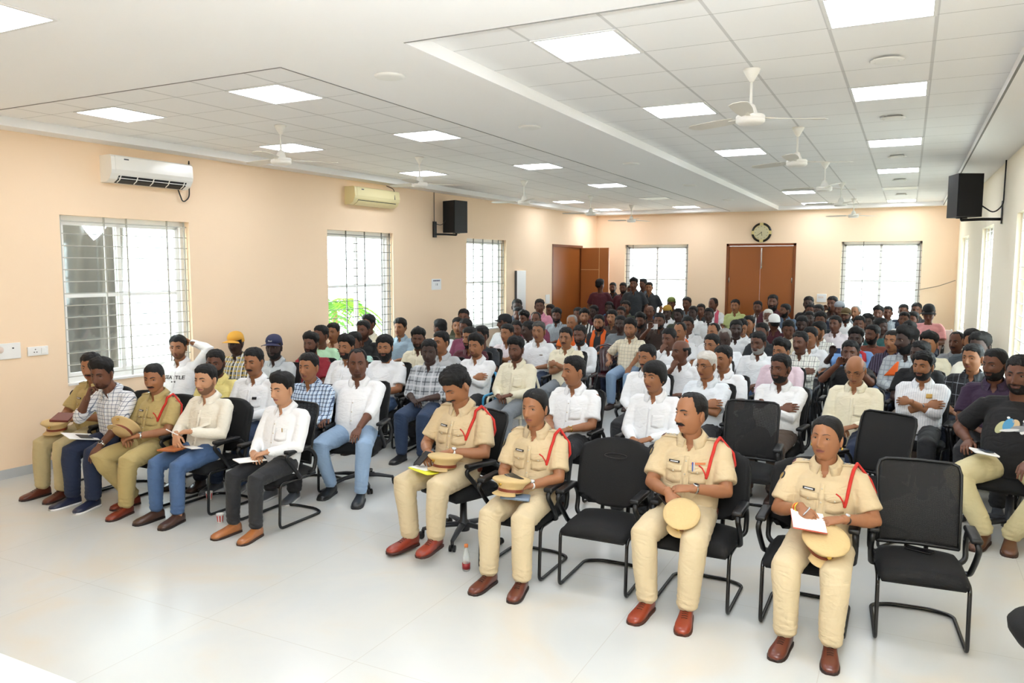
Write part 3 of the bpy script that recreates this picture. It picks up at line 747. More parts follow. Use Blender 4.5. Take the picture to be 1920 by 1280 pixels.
def swivel_chair(kind='mesh'):
    pr = Proto()
    hub = MB(); lathe(hub, [(.05, .06), (.055, .13), (.03, .15), (.028, .30), (.016, .30), (.016, .40)], 16); box(hub, (-.11, -.13, .385), (.11, .12, .405)); pr.part('gas_column', hub, M_base)
    bs = MB()
    for k in range(5):
        a = 2 * PI * k / 5 + .3; c, s = math.cos(a), math.sin(a)
        tube(bs, [(c * .03, s * .03, .115), (c * .18, s * .18, .105), (c * .33, s * .33, .08)], [(.030, .022), (.024, .02), (.016, .014)], side=(-s, c, 0), n=10)
    b = pr.part('base', bs, M_base)
    for k in range(5):
        a = 2 * PI * k / 5 + .3; c, s = math.cos(a), math.sin(a); cs = MB()
        for q in (-.016, .016):
            Mx = Matrix.Translation((c * .34 + c * .01 - s * q, s * .34 + c * q, .027)) @ Matrix.Rotation(a, 4, 'Z') @ Matrix.Rotation(PI / 2, 4, 'X')
            lathe(cs, [(.01, -.009), (.026, -.009), (.027, 0), (.026, .009), (.01, .009)], 16, M=Mx)
        lathe(cs, [(.012, .03), (.014, .075)], 8, c=(c * .33, s * .33, 0)); pr.part('caster', cs, M_black, b)
    pr.part('seat', seat_mb(), M_fab)
    make_back(pr, kind); make_arms(pr)
    return pr
def plastic_chair(m):
    pr = Proto(); s = MB()
    rbox(s, (0, -.03, .435), (.46, .44, .03), .012); pr.part('seat', s, m)
    b = MB()
    def g(u, v):
        w = .13 + .10 * v if v < .8 else .21 - .12 * ((v - .8) / .2) ** 2
        return (2 * u - 1) * w * .62, .19 + .13 * v - .03 * (2 * u - 1) ** 2, .45 + .42 * v
    sheet(b, g, 8, 12, .010)
    br = pr.part('backrest', b, m)
    r = MB(); tube(r, [(-.235, .08, .43), (-.25, .15, .58), (-.235, .24, .76), (-.16, .31, .87), (0, .335, .905), (.16, .31, .87), (.235, .24, .76), (.25, .15, .58), (.235, .08, .43)], [(.018, .012)] * 9, n=8); pr.part('back_rim', r, m, br)
    for sx in (-1, 1):
        a = MB(); tube(a, fillet([(sx * .24, -.20, .43), (sx * .255, -.22, .64), (sx * .255, .16, .65)], .06, 4), .016, n=8); pr.part('armrest', a, m)
        for sy, yy in ((-1, -.22), (1, .17)):
            l = MB(); tube(l, [(sx * .20, yy * .9, .43), (sx * .235, yy * 1.15, .01)], [.022, .016], n=8); pr.part('leg', l, m)
    return pr
P_vmesh = visitor_chair('mesh'); P_vpad = visitor_chair('pad'); P_smesh = swivel_chair('mesh')
M_maroon = mat('maroon_plastic', '#3d1016', .25, coat=.4)
P_maroon = plastic_chair(M_maroon); P_whitep = plastic_chair(mat('cream_plastic', '#cfcab8', .35)); P_blackp = plastic_chair(mat('dark_plastic', '#17181a', .4)); P_bluep = plastic_chair(mat('blue_plastic', '#3f9fd0', .35))
# ------------------------------------------------------------------ people: geometry library
def lerp(a, b, t): return a + (b - a) * t
def ss(x): x = np.clip(x, 0, 1); return x * x * (3 - 2 * x)
def sphere_dirs(nl, nt):
    t = np.linspace(.001, PI - .001, nt + 1); a = np.arange(nl) * 2 * PI / nl
    T, A = np.meshgrid(t, a, indexing='ij')
    D = np.stack([np.sin(T) * np.sin(A), -np.sin(T) * np.cos(A), np.cos(T)], -1).reshape(-1, 3)
    F = []
    for i in range(nt):
        for j in range(nl):
            p = i * nl + j; q = i * nl + (j + 1) % nl; F.append((p, p + nl, q + nl, q))
    return D, F
def head_surface(D, fat=0, fem=0):
    x, y, z = D[:, 0], D[:, 1], D[:, 2]
    b = np.where(y < 0, .094, .098)
    e = np.sqrt(np.clip(1 - z * z, 1e-9, 1)); sq = (1 - np.abs(z) ** 2.7) ** (1 / 2.7) / e
    sq = np.clip(sq, 1, 1.45)
    P = np.stack([x * .072 * sq, y * b * sq, z * .118], 1)
    t = np.clip(-P[:, 2] / .118, 0, 1)
    P[:, 0] *= 1 - (.29 - .13 * fat + .03 * fem) * t ** 1.7
    back = P[:, 1] > 0
    P[:, 1] = np.where(back, P[:, 1] * (1 - .62 * ss(t * 1.2)), P[:, 1] * (1 - .10 * t ** 2))
    P[:, 0] *= 1 + .06 * fat * np.exp(-((P[:, 2] + .05) / .04) ** 2)
    f = ss((-y - .15) / .45)
    X, Z = P[:, 0].copy(), P[:, 2].copy()
    g = lambda x0, z0, sx, sz: np.exp(-((X - x0) / sx) ** 2 - ((Z - z0) / sz) ** 2)
    gs = lambda x0, z0, sx, sz: g(x0, z0, sx, sz) + g(-x0, z0, sx, sz)
    d = .021 * g(0, -.030, .012, .014) + .016 * g(0, -.012, .0085, .02) + .008 * g(0, .008, .008, .018) + .009 * gs(.012, -.036, .007, .008)
    d += -.009 * gs(.031, .008, .016, .012) + .004 * gs(.030, .031, .02, .008) + .003 * g(0, .03, .012, .01)
    d += .005 * gs(.042, -.022, .018, .016) - .004 * gs(.03, -.055, .012, .02)
    d += .008 * g(0, -.0535, .020, .005) + .008 * g(0, -.066, .016, .006) - .005 * g(0, -.0595, .024, .0022) - .004 * g(0, -.078, .02, .006)
    d += (.009 - .003 * fem) * g(0, -.098, .02, .014) + .003 * g(0, .07, .04, .03)
    P[:, 1] -= d * f
    return P
def surf_y(P, x, z):
    m = P[:, 1] < 0; Q = P[m]; w = (Q[:, 0] - x) ** 2 + (Q[:, 2] - z) ** 2; i = np.argsort(w)[:3]; return Q[i, 1].mean()
def head_mesh(hi=True, fat=0, fem=0):
    """slots: 0 skin, 1 eye white, 2 dark (iris, brows, lashes), 3 lips"""
    D, F = sphere_dirs(72 if hi else 44, 72 if hi else 44)
    # concentrate longitudes on the face
    if True:
        a = np.arctan2(D[:, 0], -D[:, 1]); h = np.sqrt(D[:, 0] ** 2 + D[:, 1] ** 2)
        a2 = a - .42 * np.sin(a); D = np.stack([h * np.sin(a2), -h * np.cos(a2), D[:, 2]], 1)
    P = head_surface(D, fat, fem); mb = MB()
    C = np.array([P[list(f)].mean(0) for f in F])
    lip = (C[:, 1] < 0) & ((C[:, 0] / .0245) ** 2 + ((C[:, 2] + .060) / .0095) ** 2 < 1)
    mb.add(P, F, [3 if l else 0 for l in lip])
    for s in (-1, 1):
        # ear
        M_ = Matrix.Translation((s * .0745, .012, -.004)) @ Matrix.Rotation(s * R(22), 4, 'Z') @ Matrix.Rotation(R(-8), 4, 'X')
        E_ = MB(); ellipsoid(E_, (0, 0, 0), (.009, .019, .032), 14); ellipsoid(E_, (s * .004, 0, .004), (.007, .020, .026), 12); ellipsoid(E_, (s * .001, -.004, -.024), (.007, .009, .010), 8)
        mb.merge(E_, M_)
        ys = surf_y(P, s * .031, .009)
        ellipsoid(mb, (s * .031, ys + .0040, .009), (.0150, .0074, .0064), 14, 1)
        ellipsoid(mb, (s * .031, ys - .0006, .0092), (.0068, .0038, .0064), 12, 2)
        lid = [(s * .031 + q * .0155, ys + .001 + abs(q) * .003, .0145 - .0055 * q * q) for q in (-1, -.5, 0, .5, 1)]
        tube(mb, [(p[0], p[1] - .0035, p[2]) for p in lid], [.0018, .0032, .0036, .0032, .0018], n=6, mi=0)
        tube(mb, [(p[0], p[1] - .0052, p[2] - .0022) for p in lid], .0011, n=5, mi=2)
        low = [(s * .031 + q * .0140, ys - .0010 + abs(q) * .003, .0030 + .003 * q * q) for q in (-1, 0, 1)]
        tube(mb, low, [.0012, .0024, .0012], n=5, mi=0)
        br = [(s * x, surf_y(P, s * x, z) - .0012, z) for x, z in ((.012, .0275), (.022, .0315), (.034, .0335), (.046, .0275))]
        tube(mb, br, [(.0018, .0032), (.0026, .0050), (.0024, .0042), (.001, .0018)] if not fem else [.0016, .0022, .0018, .001], side=(0, 1, 0), n=6, mi=2)
    tube(mb, [(-.020, surf_y(P, -.020, -.0595) - .0004, -.0600), (-.010, surf_y(P, -.010, -.0595) - .001, -.0592), (0, surf_y(P, 0, -.0595) - .0012, -.0594), (.010, surf_y(P, .010, -.0595) - .001, -.0592), (.020, surf_y(P, .020, -.0595) - .0004, -.0600)], .0011, n=5, mi=2)
    for s in (-1, 1): ellipsoid(mb, (s * .0065, surf_y(P, s * .0065, -.041) + .001, -.0405), (.003, .004, .002), 6, 2)
    return mb
THR_N = ([0, 30, 50, 66, 78, 95, 112, 135, 180], [.070, .068, .055, .020, .000, .022, .000, -.045, -.055])
def hair_mesh(style, hi=True, seed=0):
    n = 64 if hi else 40
    D, F = sphere_dirs(n, n); P = head_surface(D); rnd = np.random.RandomState(seed + 3)
    th = np.degrees(np.abs(np.arctan2(P[:, 0], -P[:, 1]))); z = P[:, 2]
    X, T = THR_N; T = np.array(T, float); top, sidet = .016, .006
    if style == 'quiff': top, sidet = .028, .006
    if style == 'thick': top, sidet = .026, .014; T = T - .004
    if style == 'buzz': top, sidet = .007, .004
    if style == 'long': top, sidet = .020, .018; T = np.array([.045, .038, .030, .0, -.030, -.045, -.060, -.075, -.08])
    if style == 'recede': T = T + np.array([.024, .034, .040, .010, 0, 0, 0, 0, 0]); top = .010
    if style == 'woman': top, sidet = .012, .010; T = np.array([.080, .070, .050, .024, -.004, -.028, -.050, -.06, -.07])
    thr = np.interp(th, X, T) + (.0035 * np.sin(np.degrees(np.arctan2(P[:, 0], -P[:, 1])) * .16 + seed * 2) + .002 * np.sin(P[:, 0] * 400 + seed)) * (1 if style != 'woman' else .2)
    h = ss((z - thr) / .010 + .2)
    if style == 'bald':
        cap = ss((.058 - z) / .02) * ss((th - 56) / 12); h = h * cap; sidet = .014; top = .006
    t = sidet + (top - sidet) * ss((z - .02) / .06)
    if style == 'quiff': t += .018 * ss((z - .05) / .05) * ss((70 - th) / 60)
    if style == 'woman': t -= .005 * np.exp(-(P[:, 0] / .004) ** 2) * (th < 60)
    nrm = P / np.array([.072 ** 2, .095 ** 2, .118 ** 2]); nrm /= np.linalg.norm(nrm, axis=1, keepdims=True)
    h_edge = ss(h * 1.0); k = 160.; w = np.sin(P[:, 0] * k + 3 * np.sin(P[:, 1] * 60 + seed)) * np.sin(P[:, 1] * k * .8 + seed * 2 + 2 * np.sin(P[:, 2] * 70))
    jk = {'woman': .25, 'buzz': .5, 'recede': .5, 'thick': 1.5, 'long': .5}.get(style, 1); jag = jk * (.0026 * w + .0012 * rnd.randn(len(P)))
    disp = -.010 + h * (.010 + t * (.35 + .65 * ss((z - thr) / .045)) + jag * ss((z - thr) / .03))
    V = P + nrm * disp[:, None]
    keep = [f for f in F if max(h[list(f)]) > .02]
    mb = MB(); mb.add(V, keep)
    if style == 'woman':
        ellipsoid(mb, (0, .112, -.030), (.040, .036, .040), 16); ellipsoid(mb, (0, .095, -.01), (.05, .03, .05), 12)
    return mb
def beard_mesh(style, hi=True):
    n = 64 if hi else 40
    D, F = sphere_dirs(n, n)
    a = np.arctan2(D[:, 0], -D[:, 1]); hh = np.sqrt(D[:, 0] ** 2 + D[:, 1] ** 2); a2 = a - .42 * np.sin(a); D = np.stack([hh * np.sin(a2), -hh * np.cos(a2), D[:, 2]], 1)
    P = head_surface(D); th = np.degrees(np.abs(np.arctan2(P[:, 0], -P[:, 1]))); z = P[:, 2]
    thr = np.interp(th, [0, 14, 22, 35, 55, 72, 82, 96, 105], [-.073, -.070, -.048, -.046, -.040, -.012, .006, -.04, -.13])
    h = ss((thr - z) / .006 + .3)
    mus = np.exp(-((P[:, 2] + .0475) / .0052) ** 4) * (th < 30)
    h = np.maximum(h, mus)
    h *= 1 - np.exp(-(P[:, 0] / .023) ** 4 - ((P[:, 2] + .060) / .0085) ** 4)
    nrm = P / np.array([.072 ** 2, .095 ** 2, .118 ** 2]); nrm /= np.linalg.norm(nrm, axis=1, keepdims=True)
    t = {'stubble': .0015, 'beard': .006, 'bushy': .017}[style]
    t = t * (.45 + .55 * ss((-.045 - z) / .04))
    jag = t * .18 * np.sin(P[:, 0] * 260) * np.sin(P[:, 2] * 230 + P[:, 1] * 200)
    V = P + nrm * (-.006 + h * (.006 + t + jag))[:, None]
    if style == 'bushy': V[:, 2] -= .022 * ss((-z - .07) / .05)
    keep = [f for f in F if max(h[list(f)]) > .03]
    mb = MB(); return mb.add(V, keep)
def moustache_mesh(big=False):
    P = head_surface(sphere_dirs(60, 60)[0]); mb = MB(); k = 1.7 if big else 1.1
    for s in (-1, 1):
        pts = [(s * x, surf_y(P, s * x, z) - .0015, z) for x, z in ((.001, -.0455), (.010, -.0458), (.020, -.0490), (.029 * (1.08 if big else 1), -.0560))]
        tube(mb, pts, [(.003, .0052 * k), (.0048, .0062 * k), (.0042, .0048 * k), (.0014, .0018)], side=(0, 1, 0), n=8)
    return mb
def hand_mesh(curl=.35, left=True, spread=.06, thumb=.5):
    """wrist at the origin, fingers along +Y, back of the hand +Z, thumb toward +X for a left hand"""
    mb = MB()
    tube(mb, [(0, -.03, 0), (0, .005, 0), (0, .035, -.002), (0, .070, -.003), (0, .088, -.004)], [(.026, .019), (.027, .019), (.037, .016), (.041, .014), (.038, .010)], n=14)
    for i, (x, L, y0) in enumerate(((.030, .070, .084), (.0105, .078, .090), (-.010, .073, .088), (-.029, .058, .080))):
        a = (1.5 - i) * spread; p = np.array([x, y0 - .008, -.003]); pts = [p.copy()]; c = 0
        for seg, fr in enumerate((.46, .30, .24)):
            c += curl * (1.15, 1.25, .8)[seg]
            d = np.array([math.sin(a) * math.cos(c), math.cos(a) * math.cos(c), -math.sin(c)]); p = p + d * L * fr; pts.append(p.copy())
        r = .0092 if i < 3 else .0080
        tube(mb, pts, [r, r * .95, r * .86, r * .72], n=8)
    p = np.array([.026, .022, -.004]); d1 = np.array([.62, .72, -.28 - .3 * thumb]); d1 /= np.linalg.norm(d1); d2 = np.array([.35 - .5 * thumb, .86, -.25 - .3 * thumb]); d2 /= np.linalg.norm(d2)
    tube(mb, [p, p + d1 * .034, p + d1 * .034 + d2 * .026, p + d1 * .034 + d2 * .046], [.0135, .0112, .0100, .0078], n=8)
    if not left:
        V = mb.verts() * [-1, 1, 1]; o = MB(); o.add(V, [tuple(reversed(f)) for f in mb.f], mb.m); return o
    return mb
def ik(sh, wr, hint, L1=.275, L2=.255):
    sh, wr, hint = [np.array(q, float) for q in (sh, wr, hint)]
    d = wr - sh; D = np.linalg.norm(d)
    if D > L1 + L2 - .004: wr = sh + d / D * (L1 + L2 - .004); d = wr - sh; D = np.linalg.norm(d)
    u = d / D; a = (L1 * L1 - L2 * L2 + D * D) / (2 * D); h = math.sqrt(max(L1 * L1 - a * a, 1e-6))
    p = hint - u * (hint @ u); p /= np.linalg.norm(p) + 1e-9
    return sh + u * a + p * h, wr
# arm = (wrist target, elbow hint, finger direction, back-of-hand direction, curl) for the right (-x) and left (+x) side
def arm(w, hint, f, n, curl=.35): return dict(w=w, hint=hint, f=f, n=n, curl=curl)
ARMS = {
 'phoneside': (arm((-.24, -.30, 1.03), (-.9, .2, -1), (.1, -.1, 1), (-.1, .95, .1), .55), arm((.08, -.27, .69), (.7, .5, -.6), (-.6, -.7, -.1), (0, -.2, 1), .35)),
 'lap':   (arm((-.075, -.25, .675), (-.7, .5, -.6), (.80, -.55, -.12), (-.1, -.15, 1), .45), arm((.075, -.26, .700), (.7, .5, -.6), (-.82, -.5, -.18), (.1, -.15, 1), .45)),
 'thigh': (arm((-.13, -.27, .665), (-.7, .5, -.5), (.1, -1, -.12), (0, -.1, 1), .22), arm((.13, -.27, .665), (.7, .5, -.5), (-.1, -1, -.12), (0, -.1, 1), .22)),
 'cross': (arm((.075, -.155, .845), (-.8, -.25, -1), (.92, .12, .18), (.05, -.9, .35), .25), arm((-.070, -.190, .875), (.8, -.25, -1), (-.92, .25, -.05), (0, -.9, .3), .3)),
 'chin':  (arm((-.035, -.155, 1.035), (-.7, -.3, -1), (.35, .15, 1), (-.3, -.9, .2), .9), arm((.04, -.20, .72), (.7, .3, -.8), (-.95, -.2, -.1), (0, -.3, 1), .5)),
 'mouth': (arm((-.045, -.185, 1.075), (-.6, -.3, -1), (.45, .25, .85), (-.3, -.9, .2), .8), arm((.10, -.24, .69), (.7, .3, -.8), (-.6, -.7, -.1), (0, -.2, 1), .4)),
 'phone': (arm((-.10, -.30, 1.10), (-.9, .2, -1), (.25, -.1, 1), (-.2, .95, .1), .55), arm((.08, -.27, .69), (.7, .5, -.6), (-.6, -.7, -.1), (0, -.2, 1), .35)),
 'phone2': (arm((-.085, -.27, 1.10), (-.9, .2, -1), (.45, -.1, .9), (-.4, .8, .1), .6), arm((.085, -.27, 1.10), (.9, .2, -1), (-.45, -.1, .9), (.4, .8, .1), .6)),
 'nape':  (arm((-.12, -.26, .67), (-.7, .5, -.5), (.5, -.8, -.12), (0, -.1, 1), .3), arm((.10, .10, 1.26), (1, -.1, .1), (-.9, .1, .3), (.2, .9, .4), .5)),
 'face':  (arm((-.045, -.20, 1.07), (-.5, -.4, -1), (.15, .30, 1), (-.8, -.5, .1), .85), arm((.22, -.33, .64), (.9, .4, -.4), (.1, -.75, -.65), (.2, -.5, .7), .3)),
 'write': (arm((-.09, -.235, .815), (-.8, .3, -.9), (.55, -.75, -.35), (-.3, -.3, .9), .75), arm((.13, -.22, .775), (.8, .4, -.7), (-.85, -.5, -.05), (.1, -.2, 1), .35)),
 'knee':  (arm((-.26, -.12, .70), (-.8, .6, -.5), (0, -1, -.2), (-.3, 0, 1), .3), arm((.13, -.36, .655), (.8, .4, -.4), (-.1, -.85, -.5), (0, -.5, 1), .3)),
 'wristhold': (arm((-.05, -.29, .745), (-.8, .4, -.6), (.55, -.5, -.65), (-.2, -.6, .7), .4), arm((.075, -.255, .785), (.8, .4, -.6), (-.95, -.1, -.05), (0, -.3, 1), .35)),
 'cap':   (arm((-.085, -.27, .73), (-.8, .4, -.6), (.6, -.75, -.3), (-.2, -.3, .9), .55), arm((.09, -.24, .745), (.8, .4, -.6), (-.85, -.5, -.2), (.1, -.2, 1), .4)),
}
BODY = dict(hip=.55, waist=.70, chest=.90, neck=1.05, head=1.215)
def slump(z, y=0):
    q = min(max((z - .55) / .45, 0), 1)
    return z - .045 - .05 * q, y + .045 * q
def skeleton(spec):
    st = spec.get('stand'); J = {}
    lean = spec.get('lean', 0); b = spec.get('bend', 0)
    up = .42 if st else 0
    tall = st or spec.get('tall')
    def tor(x, y, z): # lean about the hip
        dz = z - .55
        if not tall: z, y = slump(z, y)
        return np.array([x, y - lean * dz - b * dz * dz, z + up])
    J['tor'] = tor
    w_s = .178 - .014 * spec.get('fem', 0) + .006 * spec.get('fat', 0); J['sh'] = [tor(-w_s, .065, .995), tor(w_s, .065, .995)]
    J['nb'] = tor(0, .058, 1.045); J['nt'] = tor(0, .030, 1.15); J['hc'] = tor(0, .012, 1.218)
    kx = spec.get('knee', .13); ky = spec.get('kneey', (-.45, -.45)); lift = spec.get('lift', (0, 0)); ax = spec.get('ankx', (.12, .12)); ay = spec.get('anky', (-.46, -.46))
    J['hip'] = [np.array([-.09, 0, .55 + up]), np.array([.09, 0, .55 + up])]
    if st:
        J['kn'] = [np.array([-.10, -.01, .50]), np.array([.10, -.01, .50])]; J['an'] = [np.array([-.10, .02, .09]), np.array([.10, .02, .09])]
    else:
        kz, q = (.515, 1) if tall else (.470, .92)
        J['kn'] = [np.array([-kx, ky[0] * q, kz + lift[0] * .5]), np.array([kx, ky[1] * q, kz + lift[1] * .5])]
        J['an'] = [np.array([-ax[0], ay[0] * q, .095 + lift[0]]), np.array([ax[1], ay[1] * q, .095 + lift[1]])]
        if not tall: J['hip'] = [h - [0, 0, .045] for h in J['hip']]
    A = ARMS[spec.get('pose', 'lap')]; J['el'] = []; J['wr'] = []; J['arm'] = []
    for i in (0, 1):
        a = dict(A[i]); w = np.array(a['w'], float)
        if st:
            if spec.get('pose') == 'lap': w = np.array([(-.22, .22)[i], -.02, .52]); a['hint'] = ((-.6, .6)[i], .6, 0); a['f'] = ((.1, -.1)[i], -.15, -1); a['n'] = ((-1, 1)[i], -.2, 0)
            w = w + [0, 0, up]
        else:
            if not tall: zz_, yy_ = slump(w[2]); w = np.array([w[0], w[1] * .94 + yy_, zz_ + .012])
            w = w + [0, -lean * (w[2] - .55) * (1 if spec.get('pose') not in ('lap', 'thigh', 'knee', 'cap', 'wristhold', 'write', 'face') else .2), 0]
            if spec.get('pose') in ('face',): w = w + [0, -lean * .35, -.05]
        e, w = ik(J['sh'][i], w, a['hint']); J['el'].append(e); J['wr'].append(w); J['arm'].append(a)
    yaw, pit, rol = [R(q) for q in spec.get('look', (0, 0, 0))]
    J['Mh'] = Matrix.Translation(J['hc'].tolist()) @ Matrix.Rotation(yaw, 4, 'Z') @ Matrix.Rotation(pit, 4, 'X') @ Matrix.Rotation(rol, 4, 'Y') @ Matrix.Scale(spec.get('hs', 1.10) if not st else 1.06, 4)
    return J
def torso_tube(mb, J, g=0, fat=0, z0=.46, z1=None, fem=0):
    t = J['tor']
    L = [(.47, .160, .105, 0.0), (.56, .168 + .02 * fat, .118 + .03 * fat, .005), (.66, .168 + .03 * fat, .118 + .05 * fat, .02), (.76, .170 + .03 * fat, .118 + .045 * fat, .035), (.86, .178 + .015 * fat, .116 + .02 * fat + .010 * fem, .045), (.94, .178, .110 + .01 * fat + .008 * fem, .055), (.985, .162, .094, .06), (1.025, .112, .074, .06), (1.05, .072, .058, .058)]
    pts, rad = [], []
    for z, a, b, y in L:
        if z < z0: continue
        if z1 and z > z1: continue
        pts.append(t(0, y - (.022 * fat if .6 < z < .9 else 0), z)); rad.append((a * (.93 if fem else 1) + g, b + g))
    tube(mb, pts, rad, n=28)
def limb(mb, pts, rad, sub=5, n=16, cap=True):
    """tube through joints, radii linearly interpolated"""
    P = []; Q = []
    for i in range(len(pts) - 1):
        for k in range(sub): f = k / sub; P.append(lerp(np.array(pts[i]), np.array(pts[i + 1]), f)); Q.append(lerp(rad[i], rad[i + 1], f))
    P.append(np.array(pts[-1])); Q.append(rad[-1]); tube(mb, P, Q, n=n, cap=cap)
def frame(o, f, n):
    f = Vector(f).normalized(); n = Vector(n); n = (n - f * n.dot(f)).normalized(); x = f.cross(n)
    M_ = Matrix((x, f, n)).transposed().to_4x4(); M_.translation = Vector(np.array(o).tolist()); return M_
def wrinkle(V, N, amp, seed=0, k=22.):
    x, y, z = V[:, 0], V[:, 1], V[:, 2]; s = seed * 1.7
    w = np.sin(k * (z * 1.2 + .5 * np.sin(5 * x + s) + .35 * y) + s) * .5 + np.sin(k * 1.9 * (x * .8 - .5 * z + .2 * np.sin(9 * y + s))) * .3 + np.sin(k * 3.1 * (y + .4 * z) + 2 * np.sin(14 * x)) * .2
    return V + N * (amp * w)[:, None]
def knee_folds(V, N, J):
    for i in (0, 1):
        for P, k in ((J['kn'][i] + [0, .06, -.05], 1.0), (J['hip'][i] + [0, -.06, .06], .8)):
            d = np.linalg.norm(V - P, axis=1); V = V + N * (k * .0055 * np.exp(-(d / .09) ** 2) * np.sin(d * 190))[:, None]
        d = np.linalg.norm(V - (J['an'][i] + [0, 0, .03]), axis=1); V = V + N * (.0035 * np.exp(-(d / .08) ** 2) * np.sin(V[:, 2] * 170 + V[:, 0] * 30))[:, None]
    return V
VX = {True: dict(body=.010, cloth=.0095, hand=.0036), False: dict(body=.015, cloth=.0145, hand=.006)}
GEO = {}
def build_geo(spec, hi):
    """body / shirt / trousers / shoe meshes for a pose"""
    J = skeleton(spec); fat = spec.get('fat', 0); fem = spec.get('fem', 0); sl = spec.get('sleeve', 'short'); vx = VX[hi]; seed = spec.get('seed', 1)
    st = spec.get('stand')
    core = MB(); torso_tube(core, J, -.012, fat, fem=fem)
    tube(core, [J['hip'][0], J['hip'][1]], .085, side=(0, 0, 1), n=16)
    limb(core, [J['nb'] - [0, 0, .02], J['nt'], J['hc'] + [0, .02, -.02]], [.060 + .006 * fat, .054 + .008 * fat, .050])
    for i in (0, 1):
        s = J['sh'][i]; limb(core, [J['tor'](0, .06, 1.0), s], [.05, .050], 3); c = 1.0 + .12 * fat
        limb(core, [s, J['el'][i], J['wr'][i]], [.052 * c, .042 * c, .0280])
        e, w = J['el'][i], J['wr'][i]; limb(core, [lerp(e, w, .10), lerp(e, w, .4)], [.040 * c, .040 * c], 3)
        limb(core, [J['hip'][i], J['kn'][i], J['an'][i], J['an'][i] + [0, 0, -.05]], [.082, .055, .037, .035])
    body = remesh(core, vx['body'], 3)
    full = MB(); full.merge(body); full.m = [0] * len(full.f)
    for i in (0, 1):
        a = J['arm'][i]; h = hand_mesh(a['curl'], left=(i == 1)); M_ = frame(J['wr'][i], a['f'], a['n'])
        H = MB().merge(h, M_); H2 = remesh(H, vx['hand'], 1); full.merge(H2)
    full.merge(head_mesh(hi, fat, fem), J['Mh'])
    out = dict(J=J, hi=hi, body=full.mesh('body', [mat('skin', '#8a5a3c')] * 4))
    # shirt
    sh = MB(); torso_tube(sh, J, .010, fat, fem=fem); g = .013
    tube(sh, [J['hip'][0] + [0, .01, .0], J['hip'][1] + [0, .01, .0]], .098 + .02 * fat, side=(0, 0, 1), n=16)
    for i in (0, 1):
        s, e, w = J['sh'][i], J['el'][i], J['wr'][i]; c = 1 + .10 * fat
        limb(sh, [J['tor'](0, .06, 1.0), s], [.062, .064], 3)
        if sl == 'short': limb(sh, [s, lerp(s, e, .45), lerp(s, e, .80)], [.063 * c, .067 * c, .070 * c], 5, cap=False)
        elif sl == 'rolled': limb(sh, [s, e, lerp(e, w, .30)], [.062 * c, .055 * c, .052 * c])
        elif sl == 'long': limb(sh, [s, e, lerp(e, w, .93)], [.062 * c, .054 * c, .038])
    S = remesh(sh, vx['cloth'], 4)
    V = S.verts()
    V = wrinkle(V, S.N, .0035 if hi else .0045, seed)
    # open neck: the cloth dips behind the skin in a V at the throat
    nbz, nby = J['nb'][2], J['nb'][1]; dz_ = V[:, 2] - (nbz - spec.get('vdepth', .058)); hw = dz_ * .62
    if spec.get('tee'): hw = np.where(dz_ > .055, .06, -.05)
    mk = ss((hw - np.abs(V[:, 0])) / .007) * (V[:, 1] < nby) * (dz_ > 0)
    V = V - S.N * (.034 * mk)[:, None]
    S.v = [V]
    out['shirtV'] = V; out['shirtF'] = list(S.f)
    if spec.get('collar', True):
        add = MB(); collar(add, J, spec); m = [0] * len(S.f) ; S.m = m; S.merge(add)
    out['shirt'] = S.mesh('shirt', [mat('cloth', '#ffffff')])
    # trousers
    tr = MB(); tube(tr, [J['hip'][0] + [0, .01, -.01], J['hip'][1] + [0, .01, -.01]], .100 + .012 * fat, side=(0, 0, 1), n=16)
    for i in (0, 1):
        w_ = spec.get('legw', 1); an = J['an'][i]
        limb(tr, [J['hip'][i], J['kn'][i], an + [0, 0, .0]], [.100 + .01 * fat, .079 * w_ + .006 * fat, .064 * w_], 6, cap=True)
    Tm = remesh(tr, vx['cloth'], 4); Tm.v = [knee_folds(wrinkle(Tm.verts(), Tm.N, .0035 if hi else .004, seed + 5, 18), Tm.N, J)]
    out['trousers'] = Tm.mesh('trousers', [mat('cloth', '#ffffff')])
    out['tV'] = Tm.verts(); out['tF'] = Tm.f
    return out
def collar(mb, J, spec):
    """folded shirt collar with two front points"""
    o = Vector(J['nb'].tolist()); n = 26; A0 = R(17)
    t = J['tor']; ax = Vector((J['nt'] - J['nb']).tolist()).normalized()
    side_ = Vector((1, 0, 0)); fwd = side_.cross(ax) * -1  # toward the front (-y)
    if fwd.y > 0: fwd = -fwd
    if spec.get('tee'):
        P = [o + side_ * .070 * math.sin(a) + fwd * .066 * math.cos(a) + ax * (.008 - .020 * max(0, math.cos(a))) for a in np.linspace(0, 2 * PI, 25)]
        tube(mb, [tuple(p) for p in P], .0055, n=6, cap=False); return
    rows = []
    for i in range(n + 1):
        a = A0 + (2 * PI - 2 * A0) * i / n
        c, s = math.cos(a), math.sin(a); k = max(0, c); bk = max(0, -c)
        d = side_ * s + fwd * c
        top = o + d * (.062 + .010 * k) + ax * (.060 - .024 * k + .004 * bk); mid = top + d * .006 + ax * .004
        ptd = max(0, (c - .50) / .46) ** 1.6
        low = o + d * (.102 + .004 * k + .026 * ptd) + ax * (.014 - .024 * k - .058 * ptd) + side_ * (.020 * ptd * (1 if s > 0 else -1))
        inn = o + d * (.070 + .006 * k) + ax * (.010 - .020 * k)
        rows.append([inn, top, mid, low, low - d * .005 - ax * .002])
    V = np.array([[tuple(p) for p in r] for r in rows]).reshape(-1, 3); m = 5; F = []
    for i in range(n):
        for j in range(m):
            a = i * m + j; b = i * m + (j + 1) % m; F.append((a, b, b + m, a + m))
    F += [tuple(range(m)), tuple(n * m + j for j in reversed(range(m)))]
    mb.add(V, F)
